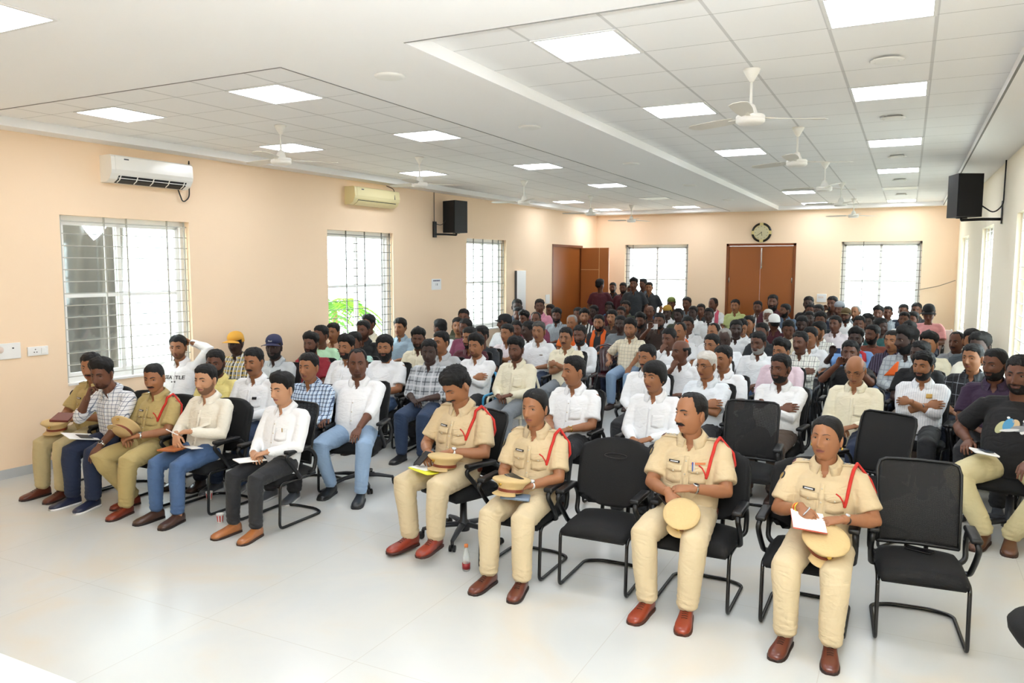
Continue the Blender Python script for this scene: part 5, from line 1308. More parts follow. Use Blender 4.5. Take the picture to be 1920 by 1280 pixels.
CROWD = """
-8.05|6.6|1.018|white_print|long|2|n|stubble|nape|0|0|young man in white letter-print sweatshirt, hand behind head, by the first window
-6.64|5.91|0.986|yellow|long|3|n|beard|lap|0|0|man in yellow shirt behind the cream-shirted man in blue jeans
-7.96|7.44|1.0|floral|long|4|cap_y|none|lap|-15|0|man in mustard yellow cap and patterned shirt against the wall
-6.15|5.98|1.013|white|long|2|n|mous|lap|-5|0|moustached man in white shirt with glasses hung on its pocket
-7.08|7.23|1.01|ltgrey|long|4|cap_n|beard|lap|0|0|bearded man in navy blue cap and light grey shirt
-7.12|7.96|0.99|red|tee|3|quiff|beard|lap|-10|0|man in red T-shirt behind the blue-checked shirt
-5.46|6.05|0.995|bluecheck|long|2|n|none|lap|-5|0|man in blue and white checked shirt, second row left
-7.64|8.76|1.014|mint|tee|3|n|none|lap|-25|0|man in mint green and white T-shirt behind the red T-shirt
-7.92|9.37|1.006|peach|long|2|n|none|lap|-15|0|slim young man in open peach shirt against the palm window
-6.38|7.78|0.998|white|long|2|quiff|beard|lap|-10|0|bearded man in white shirt behind the big V-necked man
-6.7|8.35|0.996|teal|tee|3|n|none|lap|-10|0|man in pale teal T-shirt half hidden behind white shirts
-7.46|9.52|1.039|blackdot|short|3|n|stubble|lap|-15|0|man in black dotted shirt under the palm window
-7.82|10.11|1.077|cream|short|3|n|none|lap|-25|0|man in pale shirt peeping out behind the black dotted shirt
-5.9|7.95|1.005|white|tee|2|thick|bushy|lap|0|0|bushy-bearded man in plain white T-shirt
-7.68|10.81|0.994|denimpale|short|2|thick|none|lap|-5|0|thin young man in pale blue shirt beside the palm window
-6.21|9.18|1.0|cream|long|3|quiff|beard|lap|0|0|bearded man in cream shirt left of the grey plaid shirt
-5.16|7.85|1.0|plaidgrey|rolled|4|n|none|lap|5|0|large man in grey plaid shirt and dark jeans
-5.51|8.67|1.019|ltgrey|long|2|n|none|lap|-15|0|man in light grey shirt behind the grey plaid shirt
-6.98|10.97|0.999|white|short|3|n|none|lap|-120|0|man in white shirt with head turned to the wall
-7.44|12.53|1.06|olive|short|3|n|none|lap|0|0|man in olive shirt left of the third window
-7.06|11.69|0.987|olive|tee|2|n|none|lap|10|0|man in dark green T-shirt below the olive-shirted man
-6.49|10.98|1.014|plum|long|3|n|none|lap|-25|0|man in plum shirt below the third window
-5.49|9.4|1.024|maroon|short|2|n|beard|cross|-20|0|bearded man in maroon shirt behind the white zip-neck shirt
-4.98|8.67|1.0|white|long|2|quiff|stubble|cross|-10|0|man in white zip-neck shirt on blue-armed chair
-5.67|10.06|1.0|charcoal|tee|3|n|none|lap|-40|0|man in charcoal T-shirt bending forward under the third window
-6.6|12.59|1.0|white|short|3|cap_k|none|lap|-60|0|man in black cap with orange cloth on shoulder
-5.6|10.76|0.986|pinkwhite|rolled|2|n|none|cross|-20|0|older man in white striped shirt with folded arms
-5.98|11.83|0.968|black|short|3|n|none|lap|10|0|man in black shirt behind the folded-arm white shirt
-7.64|15.17|1.122|navy|short|4|n|none|lap|0|0|man in navy shirt in front of the white wall panel
-7.33|14.61|1.022|white|short|3|n|beard|lap|0|0|man in white shirt in front of the navy shirt
-6.85|13.92|0.994|red|short|3|quiff|none|lap|-15|0|man in dark red shirt right of the third window
-7.5|16.04|1.104|pink|short|3|n|none|lap|5|0|man in pink shirt by the side door
-6.42|13.56|1.006|plum|short|3|recede|mous|lap|-10|0|balding man in plum shirt below the pink shirt
-5.56|11.46|0.987|white|short|4|n|none|lap|-50|0|dark man in white shirt looking sideways
-5.15|10.97|1.016|white|short|2|grey|none|lap|0|0|grey-haired man in white shirt with pens in the pocket
-4.35|8.57|1.0|cream|long|3|quiff|stubble|lap|-10|0|man in open cream shirt with hands on his lap, centre left
-6.64|15.04|1.002|stripegrey|rolled|3|thick|beard|lap|5|0|bearded man in grey striped wrap-style shirt
-7.56|16.77|0.995|charcoal|short|3|n|none|lap|-20|0|man in charcoal shirt behind the grey striped one
-5.56|13.3|0.993|orange|short|2|greyr|none|lap|-10|0|grey-haired person in orange behind the bespectacled man
-6.41|15.69|0.998|black|short|3|n|none|lap|0|0|man in black shirt left of the striped shirt
-6.0|15.04|1.0|bwstripe|short|2|quiff|stubble|lap|5|0|man in black and white striped shirt, centre left
-4.38|10.25|1.009|cream|short|2|n|mous|cross|-5|0|moustached man in cream shirt and glasses with arms crossed
-4.46|10.98|0.992|white|long|3|n|beard|lap|-5|0|bearded man in white shirt beside the bespectacled man
-5.08|13.46|0.999|charcoal|short|2|n|beard|lap|-5|0|bearded man wearing a bright orange scarf over charcoal
-5.38|15.0|1.0|brown|short|2|thick|none|lap|0|0|smiling young man in brown shirt, right of the orange scarf
-4.6|13.27|1.007|greyT|tee|4|n|none|lap|0|0|dark man in grey T-shirt behind the cream plaid
-4.07|12.23|1.013|creamcheck|short|2|quiff|stubble|knee|5|0|young man in cream checked shirt behind the empty maroon chair
-4.65|14.6|0.987|brown|short|3|quiff|beard|lap|0|0|bearded man in brown shirt next to the cream check
-6.5|17.93|1.026|maroon|short|4|n|none|lap|0|0|man in maroon shirt below the standing group
-6.66|19.01|1.026|black|short|4|n|none|lap|0|0|man in black shirt below the standing photographer
-5.97|17.61|1.059|olive|short|3|n|none|lap|0|0|man in olive green shirt below the standing group
-5.7|16.49|1.0|brown|tee|3|n|none|lap|0|0|man in dark brown T-shirt, centre rear
-6.46|16.77|1.0|maroon|short|4|n|none|lap|-20|0|man in dark maroon shirt behind the orange scarf
-5.35|17.54|0.995|brown|tee|3|bald|none|lap|0|0|bald man in brown T-shirt below the standing group
-4.19|14.34|1.012|brown|short|3|n|beard|phone|0|0|bearded man in brown shirt holding up a white phone
-4.88|17.31|1.005|white|short|4|cap_o|none|lap|0|0|man with yellow-brown headband and white shirt
-5.41|19.55|1.077|olive|short|3|cap_g|none|lap|0|0|man in olive green cap by the rear left window
-4.37|16.38|1.0|olive|short|4|n|none|lap|-10|0|man in dark green shirt beside the headband
-4.95|19.34|1.094|greyT|short|3|n|none|lap|-10|0|man in grey shirt right of the rear left window
-4.33|17.51|1.0|white|short|4|n|none|lap|-10|0|dark man in white shirt with a pocket pen, rear centre
-4.44|18.7|1.0|charcoal|short|3|n|none|lap|0|0|man in charcoal shirt left of the pink-scarfed man
-3.84|16.9|1.0|white|short|4|n|none|lap|-5|0|man in white shirt seated in front of the pink scarf
-4.34|19.55|1.088|white|short|3|recede|none|lap|-30|0|man with a pink scarf over a white shirt at the rear
-3.8|19.55|1.066|ltgreen|short|2|n|none|thigh|-5|0|man in light green shirt seated before the double door
-3.05|10.92|1.0|white|long|3|n|none|mouth|-20|0|man in white shirt with his hand on his mouth
-3.25|12.29|1.0|white|short|2|recede|mous|lap|-15|0|big-moustached man in white with orange scarf at the neck
-3.49|13.73|1.0|white|short|3|n|none|lap|-5|0|man in white shirt behind the big-moustached man
-2.46|9.32|1.0|white|rolled|3|bald|none|chin|-20|0|bald man in white shirt resting chin on his hand
-2.64|8.53|1.0|white|long|2|n|mous|lap|-15|0|moustached man in white long-sleeved shirt behind the long-haired man
-1.87|8.11|1.001|paleblue|short|2|white|none|cross|-15|0|white-haired man in pale shirt and glasses with crossed arms
-2.3|10.3|1.0|white|long|2|n|none|lap|-10|0|man in white shirt behind the white-haired man in glasses
-2.73|12.34|1.0|white|short|2|recede|none|lap|-10|0|balding man in white shirt, centre, behind two white shirts
-2.34|11.32|1.0|white|short|4|greyr|none|lap|10|0|elderly dark man in white shirt looking down
-1.85|8.85|0.999|white|short|2|n|none|lap|-15|0|man in white shirt with red mark on forehead
-2.51|13.01|1.01|white|short|4|n|none|lap|10|0|man in white shirt beside the elderly dark man
-2.1|7.01|1.0|white|long|2|long|none|lap|-5|0|long-haired man in white shirt behind the empty padded chair
-3.26|19.55|1.046|bwstripe|short|3|n|none|lap|-5|0|man in bold black and white stripes before the double door
-2.86|19.22|1.169|maroon|short|3|n|bushy|lap|-5|0|big-bearded man with head against the double door
-2.51|18.75|1.032|denim|short|3|n|beard|lap|-40|0|man in denim shirt looking to the left at the rear
-2.61|16.97|1.0|white|short|3|white|bushy|lap|0|0|old man with white hair and white beard
-2.21|15.06|1.0|maroon|short|3|cap_w|none|lap|-150|0|person in white cap facing away
-2.55|13.74|0.99|white|short|2|n|none|lap|15|0|man in white shirt with short black hair, looking down, centre
-2.57|14.54|1.0|charcoal|short|2|n|none|lap|-20|0|man in charcoal shirt behind the short-haired white shirt
-2.05|12.73|1.0|charcoal|short|3|n|none|lap|-15|0|man in dark grey shirt behind the grey-bearded man
-1.8|10.9|1.0|white|long|3|n|gbeard|lap|-10|0|grey-bearded man in glasses and white shirt
-1.77|13.61|1.0|cream|short|3|n|none|lap|20|0|young man in cream shirt looking down, centre right
-1.37|9.92|1.0|lilac|long|2|quiff|none|lap|-5|0|man in pale lilac shirt behind the man in dark glasses
-1.14|8.23|1.0|white|long|3|n|beard|cross|0|0|heavy man in dark glasses and white shirt with crossed arms
-1.3|11.25|1.0|whitecheck|long|3|n|mous|cross|-5|0|thin moustached man in white checked shirt with crossed arms
-1.27|12.19|1.0|white|short|2|n|none|lap|-5|0|man with earphones behind the white checked shirt
-1.28|13.5|1.0|whitecheck|short|2|n|stubble|lap|-35|0|man in white checked shirt looking sideways
-1.71|15.03|1.0|navy|short|4|n|none|lap|10|0|dark man in navy shirt looking down, right of centre
-1.78|16.87|0.991|black|short|4|n|none|lap|0|0|man in black shirt behind the dark navy-shirted man
-2.09|19.55|1.142|black|short|4|n|none|lap|-5|0|man against the back wall left of the switchboard
-1.98|18.91|1.038|white|short|3|n|none|lap|5|0|man in white shirt below the back switchboard
-1.75|18.31|1.048|navy|short|4|n|none|lap|-5|0|man in navy shirt below the back switchboard
-1.51|16.26|1.01|charcoal|short|3|thick|none|lap|0|0|man in charcoal shirt with thick hair below the switchboard
-1.16|15.16|1.009|pinkwhite|short|3|n|none|lap|-5|0|man in pinkish white collared shirt
-1.57|19.55|1.152|brown|short|3|n|none|phone|-5|0|man in brown raising a phone beside the right rear window
-1.37|18.91|1.081|greyT|short|3|cap_gr|none|lap|-5|0|person with grey head cloth by the right rear window
-1.18|18.2|1.0|white|short|3|cap_b|beard|lap|-10|0|man in brown cap and white shirt under the rear window
-1.07|19.55|1.003|black|short|2|greyr|none|lap|-10|0|man in black jacket under the right rear window
-0.67|16.35|0.995|black|tee|4|thick|none|lap|10|0|man in black T-shirt with bushy hair, rear right
-0.65|12.25|1.0|skyblue|tee|4|quiff|beard|phoneside|0|0|bearded man in sky blue and red T-shirt filming with a blue phone
-0.6|10.2|1.0|black|tee|3|n|none|phone2|5|0|person in black taking a picture behind the bald reader
-0.45|8.5|1.0|cream|long|2|baldgrey|none|down|5|0|balding man in glasses and cream shirt looking down
-0.47|13.15|1.0|rust|tee|3|n|beard|lap|-25|0|man in rust brown T-shirt looking left
-0.78|15.63|0.996|white|short|3|n|none|lap|0|0|man in white shirt left of the teal T-shirt
-0.57|18.89|1.023|greyT|short|3|quiff|none|phone|10|0|man in grey shirt stretching a phone high by the window
-0.39|19.55|1.009|stripegrey|short|3|n|none|lap|0|0|man in pale grey striped shirt by the rear window
-0.08|19.55|1.046|navy|short|3|n|none|lap|0|0|man in navy shirt at the rear window edge
-0.05|17.08|1.01|white|short|3|n|none|lap|5|0|man in white shirt left of the pink T-shirt
0.11|17.99|0.979|white|short|3|thick|stubble|lap|-5|0|thick-haired man in white shirt before the pink T-shirt
0.18|19.55|1.071|charcoal|short|3|n|none|lap|0|0|man in charcoal shirt left of the pink T-shirt
-0.41|15.03|1.0|teal2|tee|4|n|none|lap|60|0|man in dark teal T-shirt with head turned away
-0.17|11.98|1.011|purplestripe|short|2|buzz|none|lap|-5|0|short-haired man in dark purple striped shirt
-0.0|10.95|1.09|greycheck|long|4|quiff|beard|lap|-40|0|man in grey checked shirt with an orange triangular cloth
0.04|14.12|1.0|black|short|4|quiff|none|lap|10|0|man in black shirt behind the orange cloth
0.28|11.7|1.012|cream|tee|2|quiff|none|lap|0|0|young man in cream T-shirt right of the orange cloth
0.64|12.66|0.982|greypolo|short|3|recede|mous|cross|-10|0|stocky man in grey polo shirt with arms crossed
0.78|11.98|1.047|slate|short|2|n|none|lap|20|0|man in slate shirt by the right wall
0.65|9.75|1.04|blackplaid|rolled|2|n|none|lap|-10|0|man in black plaid shirt beside the crossed-arm white shirt
0.78|10.7|1.077|creamw|tee|4|thick|bushy|lap|-10|0|dark bushy-bearded man in cream shirt by the right wall
0.78|8.75|1.08|purple|short|3|buzz|beard|lap|-20|0|bearded man in dark purple polo at the right
0.15|10.2|1.02|black|short|4|n|none|lap|-20|0|man in black hidden behind the crossed-arm white shirt
0.17|9.13|1.0|whitestripe|rolled|2|thick|beard|cross|-5|0|bearded man in white shirt with crossed arms and chest badge
-2.93|7.03|1.0|white|short|2|n|none|lap|-25|0|man in white half-sleeved shirt and gold watch behind the policewoman
0.38|17.4|1.109|pinkT|tee|3|cap_k|none|lap|0|0|man in pink T-shirt and black cap with bowed head, back right
-7.45|19.4|1.09|white|tee|2|n|none|stand|30|1|man in white and orange T-shirt standing by the open door
-6.95|18.5|1.11|maroon|tee|3|thick|none|stand|150|1|man in maroon shirt standing with his back turned
-6.96|19.5|1.055|black|short|3|n|beard|stand|0|1|bearded man in black standing by the open door
-6.37|18.61|1.066|maroon|short|3|n|beard|stand|0|1|man in dark red shirt standing behind the black shirts
-6.49|19.55|1.016|black|short|3|n|none|sphone|10|1|man in black standing and taking a photo
-5.99|18.29|1.13|charcoal|short|3|quiff|none|stand|0|1|tall man in charcoal standing behind the photographer
-6.09|19.37|1.116|slate|short|3|n|none|stand|-40|1|man in slate shirt standing before the rear left window
-5.78|18.88|1.075|charcoal|short|2|n|none|stand|0|1|man in dark grey collared shirt standing at the group's right edge
"""
# ------------------------------------------------------------------ front row
def world_of(root): return Matrix.Translation(root.location) @ Matrix.Rotation(root.rotation_euler[2], 4, 'Z') @ Matrix.Scale(root.scale[0], 4)
def held(name, label, cat, root, local, rot=(0, 0, 0), group=None):
    """top-level thing resting at a point given in the sitter's own frame"""
    z_, dy_ = slump(local[2]); p = world_of(root) @ Vector((local[0], local[1] * .94 + dy_, z_ + .012))
    t = thing(name, label, cat, tuple(p), 0, group); t.rotation_euler = (rot[0], rot[1], rot[2] + root.rotation_euler[2]); return t
M_capk = mat('cap_khaki', '#c8ae7c', .85, bump=.2, bscale=60)
def police_cap(root, local, rot, label):
    t = held('police_cap', label, 'police cap', root, local, rot, 'khaki police caps on laps')
    n = 36; prof = [(.086, 0), (.088, .035), (.100, .055), (.128, .078), (.137, .088), (.132, .097), (.10, .106), (.03, .110)]
    mb = MB(); lathe(mb, prof, n); mb.v = [mb.verts() * [1, 1.08, 1]]; mb.obj('crown', M_capk, t, True)
    mb = MB(); tube(mb, [(math.cos(a) * .089, math.sin(a) * .096, .018) for a in np.linspace(0, 2 * PI, 37)], [(.003, .011)] * 37, side=(0, 0, 0.01) if False else (1, 0, 0), n=8, cap=False)
    V = [(math.cos(a) * r, math.sin(a) * r * 1.08, z) for z in (.008, .030) for r in (.0905,) for a in np.arange(36) * 2 * PI / 36]
    mb = MB(); mb.add(V + [(x * .97, y * .97, z) for x, y, z in V], [(j, (j + 1) % 36, 36 + (j + 1) % 36, 36 + j) for j in range(36)] + [(72 + j, 108 + j, 108 + (j + 1) % 36, 72 + (j + 1) % 36) for j in range(36)]); mb.obj('hat_band', M_brown, t, True)
    mb = MB(); sheet(mb, lambda u, v: (math.sin((u - .5) * 2.2) * (.086 + .05 * v * math.cos((u - .5) * 2.2)), -math.cos((u - .5) * 2.2) * (.092 + .055 * v), .010 - .022 * v), 14, 5, .004); mb.obj('visor', M_capk, t, True)
    mb = MB(); lathe(mb, [(.014, 0), (.014, .004), (.008, .006)], 16, M=Matrix.Translation((0, -.128, .066)) @ Matrix.Rotation(R(70), 4, 'X')); mb.obj('cap_badge', M_gold, t, True)
    return t
def slab(root, local, rot, size, m, label, name, cat, extra=None):
    t = held(name, label, cat, root, local, rot)
    mb = MB(); rbox(mb, (0, 0, 0), size, min(size) * .3, n=2); mb.obj('cover' if cat in ('notebook', 'folder') else 'body', m, t)
    return t
M_paper = mat('paper_white', '#f4f4f2', .8)
def phone(root, local, rot, label, c='#0c0c0f', size=(.072, .150, .009)):
    t = held('mobile_phone', label, 'phone', root, local, rot)
    mb = MB(); rbox(mb, (0, 0, 0), size, .004); mb.obj('phone_body', mat('phone' + c, c, .25), t)
    mb = MB(); rbox(mb, (size[0] * .28, size[1] * .36, -size[2] / 2 - .001), (.02, .03, .003), .001); mb.obj('camera_module', mat('phone_lens', '#2a2d33', .2), t)
    return t
BR = ('oxford', '#7a2f1a', '#3a2016'); BR2 = ('oxford', '#5e2a1a', '#2a1a14')
# --- officer at the far left, by the wall
chair_on = lambda P, x, y, who, rz=0, s=1, kind='visitor_chair', what='black padded visitor chair': P.place(kind, '%s under %s' % (what, who), 'chair', (x, y, 0), rz, 'black chairs in use', s)
P1, g, J, sh, b = person((-7.49, 5.05), R(8), 1.09, dict(pose='cap', look=(24, 6, 0), sleeve='short', seed=1, knee=.12), 'khakid', 'khakipd', '2', 'n', 'mous', 'police officer at the far left, holding a maroon folder by the wall', shoes=BR2)
uniform(g, J, sh, cloth('khakid'), rank=1, lan=False)
slab(P1, (-.02, -.30, .755), (R(8), R(4), R(30)), (.17, .24, .022), mat('maroon_cover', '#6e2a22', .4), 'maroon folder in the hands of the officer by the wall', 'folder', 'folder')
police_cap(P1, (-.05, -.33, .625), (R(4), 0, R(20)), 'khaki cap under the maroon folder of the officer by the wall')
chair_on(P_vpad, -7.47, 5.10, 'the officer by the left wall', R(4))
P2, g, J, sh, b = person((-6.93, 5.0), R(6), 1.09, dict(pose='face', look=(18, 10, 0), lean=.34, sleeve='rolled', seed=2, fat=.3), 'winecheck', 'bluetr', '3', 'quiff', 'stubble', 'man in white checked shirt leaning forward, hand on his face', shoes=('slip', '#1c2440', '#e8e8e8'))
placket(g, sh, cloth('winecheck'), .70); watch(P2, J, 1, 'silver')
t = held('magazine', 'white magazine with a dark picture on the checked-shirt man\'s thigh', 'magazine', P2, (-.13, -.34, .625), (R(-12), R(8), R(-18)))
mb = MB(); rbox(mb, (0, 0, 0), (.21, .28, .008), .002); mb.obj('cover', M_paper, t); mb = MB(); rbox(mb, (.02, .03, .005), (.13, .12, .003), .001); mb.obj('cover_picture', mat('picture_dark', '#3c4044', .4), t)
chair_on(P_vpad, -6.92, 5.06, 'the leaning checked-shirt man', R(4))
P3, g, J, sh, b = person((-6.45, 4.98), R(4), 1.06, dict(pose='lap', look=(22, 9, 0), sleeve='short', seed=3, knee=.17, fat=.2, ankx=(.06, .12), anky=(-.20, -.44)), 'khakid', 'khakid', '2', 'buzz', 'mous', 'stocky officer in darker khaki with red lanyard and a cap on his lap', shoes=BR)
uniform(g, J, sh, cloth('khakid'), rank=2); watch(P3, J, 1, 'silver')
police_cap(P3, (-.02, -.34, .735), (R(-48), 0, R(10)), 'khaki cap tilted on the lap of the darker khaki officer')
chair_on(P_vpad, -6.43, 5.04, 'the darker khaki officer')
P4, g, J, sh, b = person((-5.84, 5.06), R(4), 1.07, dict(pose='wristhold', look=(8, 2, 0), sleeve='long', seed=4, knee=.12, legw=.86), 'creamw', 'jeans', '1', 'n', 'stubble', 'man in cream shirt and blue jeans writing, front row left', shoes=('slip', '#4a3024', '#20140e'))
placket(g, sh, cloth('creamw')); pocket(g, sh, cloth('creamw'), .07, flap=False); watch(P4, J, 1, 'silver', .021)
slab(P4, (-.02, -.33, .632), (R(-3), 0, R(12)), (.18, .25, .016), mat('tan_cover', '#a8602e', .5), 'tan notebook on the knees of the man in blue jeans', 'notebook', 'notebook')
slab(P4, (.12, -.26, .640), (R(-3), R(5), R(70)), (.10, .20, .004), M_paper, 'white paper strip on the thigh of the man in blue jeans', 'paper_sheet', 'paper')
t = held('pen', 'white pen in the fingers of the man in blue jeans', 'pen', P4, (-.05, -.33, .78), (R(35), R(-50), 0)); mb = MB(); tube(mb, [(0, 0, -.07), (0, 0, .06)], .005, n=8); mb.obj('pen_barrel', M_badgew, t, True); mb = MB(); tube(mb, [(0, 0, -.085), (0, 0, -.07)], [.001, .004], n=8); mb.obj('pen_tip', M_silver, t, True)
chair_on(P_vpad, -5.82, 5.12, 'the man in blue jeans')
P5, g, J, sh, b = person((-4.93, 5.10), R(2), 1.045, dict(pose='lap', look=(-2, 4, 0), sleeve='long', seed=5, knee=.12, legw=.82, fat=.2), 'white', 'blackj', '1', 'quiff', 'none', 'young man in white shirt, black jeans and tan loafers', shoes=('slip', '#a8693a', '#3a2418'))
placket(g, sh, cloth('white')); pocket(g, sh, cloth('white'), .07, flap=False)
y_, n_ = front(g, .07, .88); mb = MB(); rbox(mb, (.085, y_ - .006, zz(g, .885)), (.008, .004, .035), .002); mb.obj('pen_clip', M_gold, sh)
slab(P5, (-.06, -.31, .628), (R(-3), 0, R(-25)), (.16, .24, .010), M_paper, 'white booklet on the lap of the man in tan loafers', 'booklet', 'booklet')
chair_on(P_vmesh, -4.98, 5.14, 'the man in tan loafers')
# --- big man in the V-necked white shirt on a swivel chair
P6, g, J, sh, b = person((-5.0, 6.28), R(20), 1.134, dict(pose='knee', look=(14, 2, 0), sleeve='rolled', seed=6, fat=.8, legw=.85, knee=.20, ankx=(.15, .18), anky=(-.30, -.50)), 'white', 'jeansl', '3', 'recede', 'stubble', 'big man in open white shirt and light ripped jeans on a swivel chair', shoes=('slip', '#17181a', '#2c2d30'))
placket(g, sh, cloth('white'), .66, .90)
chair_on(P_smesh, -5.0, 6.32, 'the big man in light jeans', R(18), 1.03, 'swivel_chair', 'black swivel chair')
# --- officers on the right
P7, g, J, sh, b = person((-3.30, 5.46), R(-6), 1.145, dict(pose='cap', look=(-14, 32, 0), sleeve='short', seed=7, fat=.45, knee=.15, lift=(.02, .06), anky=(-.42, -.44), bend=.12), 'khaki', 'khakip', '2', 'thick', 'mous', 'police officer on the swivel chair looking down at his phone', shoes=('boot', '#8a2f1c', '#3c1a12'))
uniform(g, J, sh, cloth('khaki'), rank=2); watch(P7, J, 1, 'white'); belt(g, sh)
slab(P7, (.02, -.34, .622), (R(-4), R(3), R(-12)), (.24, .30, .008), mat('yellow_folder', '#dfe03a', .6), 'yellow folder on the lap of the officer on the swivel chair', 'folder', 'folder')
slab(P7, (-.03, -.33, .630), (R(-4), R(3), R(-2)), (.17, .24, .003), M_paper, 'white printed sheet on the yellow folder', 'paper_sheet', 'paper')
police_cap(P7, (.10, -.30, .640), (R(-6), 0, R(-8)), 'khaki cap with brown band on the yellow folder')
phone(P7, (-.055, -.36, .70), (R(35), 0, R(-10)), 'black phone in the hands of the officer looking down')
chair_on(P_smesh, -3.25, 5.48, 'the officer looking down at his phone', R(-20), 1.03, 'swivel_chair', 'black swivel chair')
P8, g, J, sh, b = person((-2.47, 5.17), R(2), 1.074, dict(pose='lap', look=(-8, 0, 0), sleeve='short', seed=8, fem=1, knee=.12), 'khaki', 'khakip', '2', 'woman', 'none', 'young policewoman with hair tied back, second from the aisle', shoes=BR2)
uniform(g, J, sh, cloth('khaki'), rank=1); watch(P8, J, 1, 'white', .022)
police_cap(P8, (-.02, -.33, .660), (R(-8), 0, R(-14)), 'khaki cap on the lap of the young policewoman')
phone(P8, (.0, -.33, .775), (R(5), 0, R(60)), 'black phone on top of the young policewoman\'s cap')
slab(P8, (.02, -.34, .632), (R(-4), 0, R(-70)), (.12, .21, .02), mat('blue_grey_cover', '#73859c', .5), 'blue grey notebook under the young policewoman\'s cap', 'notebook', 'notebook')
chair_on(P_vpad, -2.52, 5.16, 'the young policewoman')
P_vpad.place('visitor_chair', 'empty black padded visitor chair between the policewoman and the moustached officer', 'chair', (-1.88, 5.17, 0), R(1), 'empty black chairs')
P9, g, J, sh, b = person((-1.31, 5.27), R(0), 1.112, dict(pose='wristhold', look=(-34, -2, 0), sleeve='short', seed=9, fat=.3, knee=.15), 'khaki', 'khakip', '2', 'recede', 'bigmous', 'moustached senior officer with pens and ribbon bar, holding his wrist', shoes=('oxford', '#8a3318', '#4a2415'))
uniform(g, J, sh, cloth('khaki'), rank=3, ribbons=True); watch(P9, J, 1, 'silver', .020); belt(g, sh)
police_cap(P9, (.05, -.345, .590), (R(34), R(6), R(6)), 'khaki cap under the hands of the moustached senior officer').scale = (.88, .88, .88)
phone(P9, (-.055, -.30, .690), (R(20), R(10), R(50)), 'dark phone gripped by the moustached senior officer', size=(.07, .14, .009))
chair_on(P_vpad, -1.20, 5.23, 'the moustached senior officer')
P10, g, J, sh, b = person((-.42, 5.17), R(-2), 1.057, dict(pose='write', look=(-14, -6, 0), sleeve='short', seed=10, fem=1, fat=.5, knee=.13), 'khaki', 'khakip', '2', 'woman', 'none', 'policewoman writing on a pad, farthest right in the front row', shoes=BR2)
uniform(g, J, sh, cloth('khaki'), rank=2, badge_side=-1); watch(P10, J, 1, 'black', .015)
for q, (c, r_) in enumerate((('#d8c23c', .033), ('#d8532a', .034), ('#c8a24a', .033))):
    w, e = J['wr'][0], J['el'][0]; d = (w - e) / np.linalg.norm(w - e); M_ = frame(w - d * (.02 + .014 * q), d.tolist(), (0, 0, 1)); mb = MB()
    tube(mb, [(math.cos(a) * r_, 0, math.sin(a) * r_ * .9) for a in np.linspace(0, 2 * PI, 25)], .0035, n=6, cap=False); MB().merge(mb, M_).obj('bangle', mat('bangle' + c, c, .4), P10, True)
for s in (-1, 1):
    mb = MB(); ellipsoid(mb, (s * .083, .010, -.042), (.006, .006, .009), 10); o = mb.obj('earring', M_gold, P10, True); o.matrix_local = J['Mh']
slab(P10, (-.04, -.32, .768), (R(8), R(6), R(14)), (.19, .25, .004), M_paper, 'white writing pad held by the writing policewoman', 'writing_pad', 'pad')
slab(P10, (-.04, -.32, .762), (R(8), R(6), R(14)), (.195, .255, .006), mat('red_cover', '#b8503c', .5), 'red-edged notebook under the white writing pad', 'notebook', 'notebook')
t = held('pen', 'silver pen in the writing policewoman\'s hand', 'pen', P10, (-.055, -.33, .82), (R(40), R(30), 0)); mb = MB(); tube(mb, [(0, 0, -.07), (0, 0, .07)], .0055, n=8); mb.obj('pen_barrel', M_silver, t, True); mb = MB(); tube(mb, [(0, 0, -.085), (0, 0, -.07)], [.001, .004], n=8); mb.obj('pen_tip', M_wblack, t, True)
police_cap(P10, (.05, -.33, .600), (R(24), R(2), R(20)), 'khaki cap under the writing pad of the policewoman')
chair_on(P_vpad, -.50, 5.22, 'the writing policewoman')
P_vmesh.place('visitor_chair', 'empty black mesh-backed chair at the right end of the front row', 'chair', (.14, 5.34, 0), R(5), 'empty black chairs')
t = thing('mobile_phone', 'black phone left on the empty mesh-backed chair', 'phone', (.14, 5.44, .487), R(70)); mb = MB(); rbox(mb, (0, 0, 0), (.078, .16, .009), .004); mb.obj('phone_body', mat('phone#0c0c0f', '#0c0c0f', .25), t)
P_vmesh.place('visitor_chair', 'empty black mesh-backed chair behind the moustached senior officer', 'chair', (-1.24, 7.16, 0), R(2), 'empty black chairs')
P_vmesh.place('visitor_chair', 'empty black mesh-backed chair turned askew behind the writing policewoman', 'chair', (-.22, 7.12, 0), R(-28), 'empty black chairs')
P_maroon.place('plastic_chair', 'empty maroon plastic chair in the middle of the crowd', 'chair', (-4.55, 12.35, 0), R(10), None, 1.04)
t = thing('stool', 'rounded black seat cut off by the lower right edge', 'stool', (.80, 4.58, 0))
mb = MB(); lathe(mb, [(.16, .335), (.22, .37), (.262, .43), (.268, .47), (.25, .495), (.15, .505)], 40); mb.v = [mb.verts() * [1, .95, 1]]; mb.obj('seat', M_fab, t, True)
mb = MB(); lathe(mb, [(.03, .03), (.03, .34)], 16); mb.obj('column', M_base, t, True)
mb = MB(); lathe(mb, [(.20, 0), (.20, .012), (.05, .035)], 32); mb.obj('base', M_base, t, True)
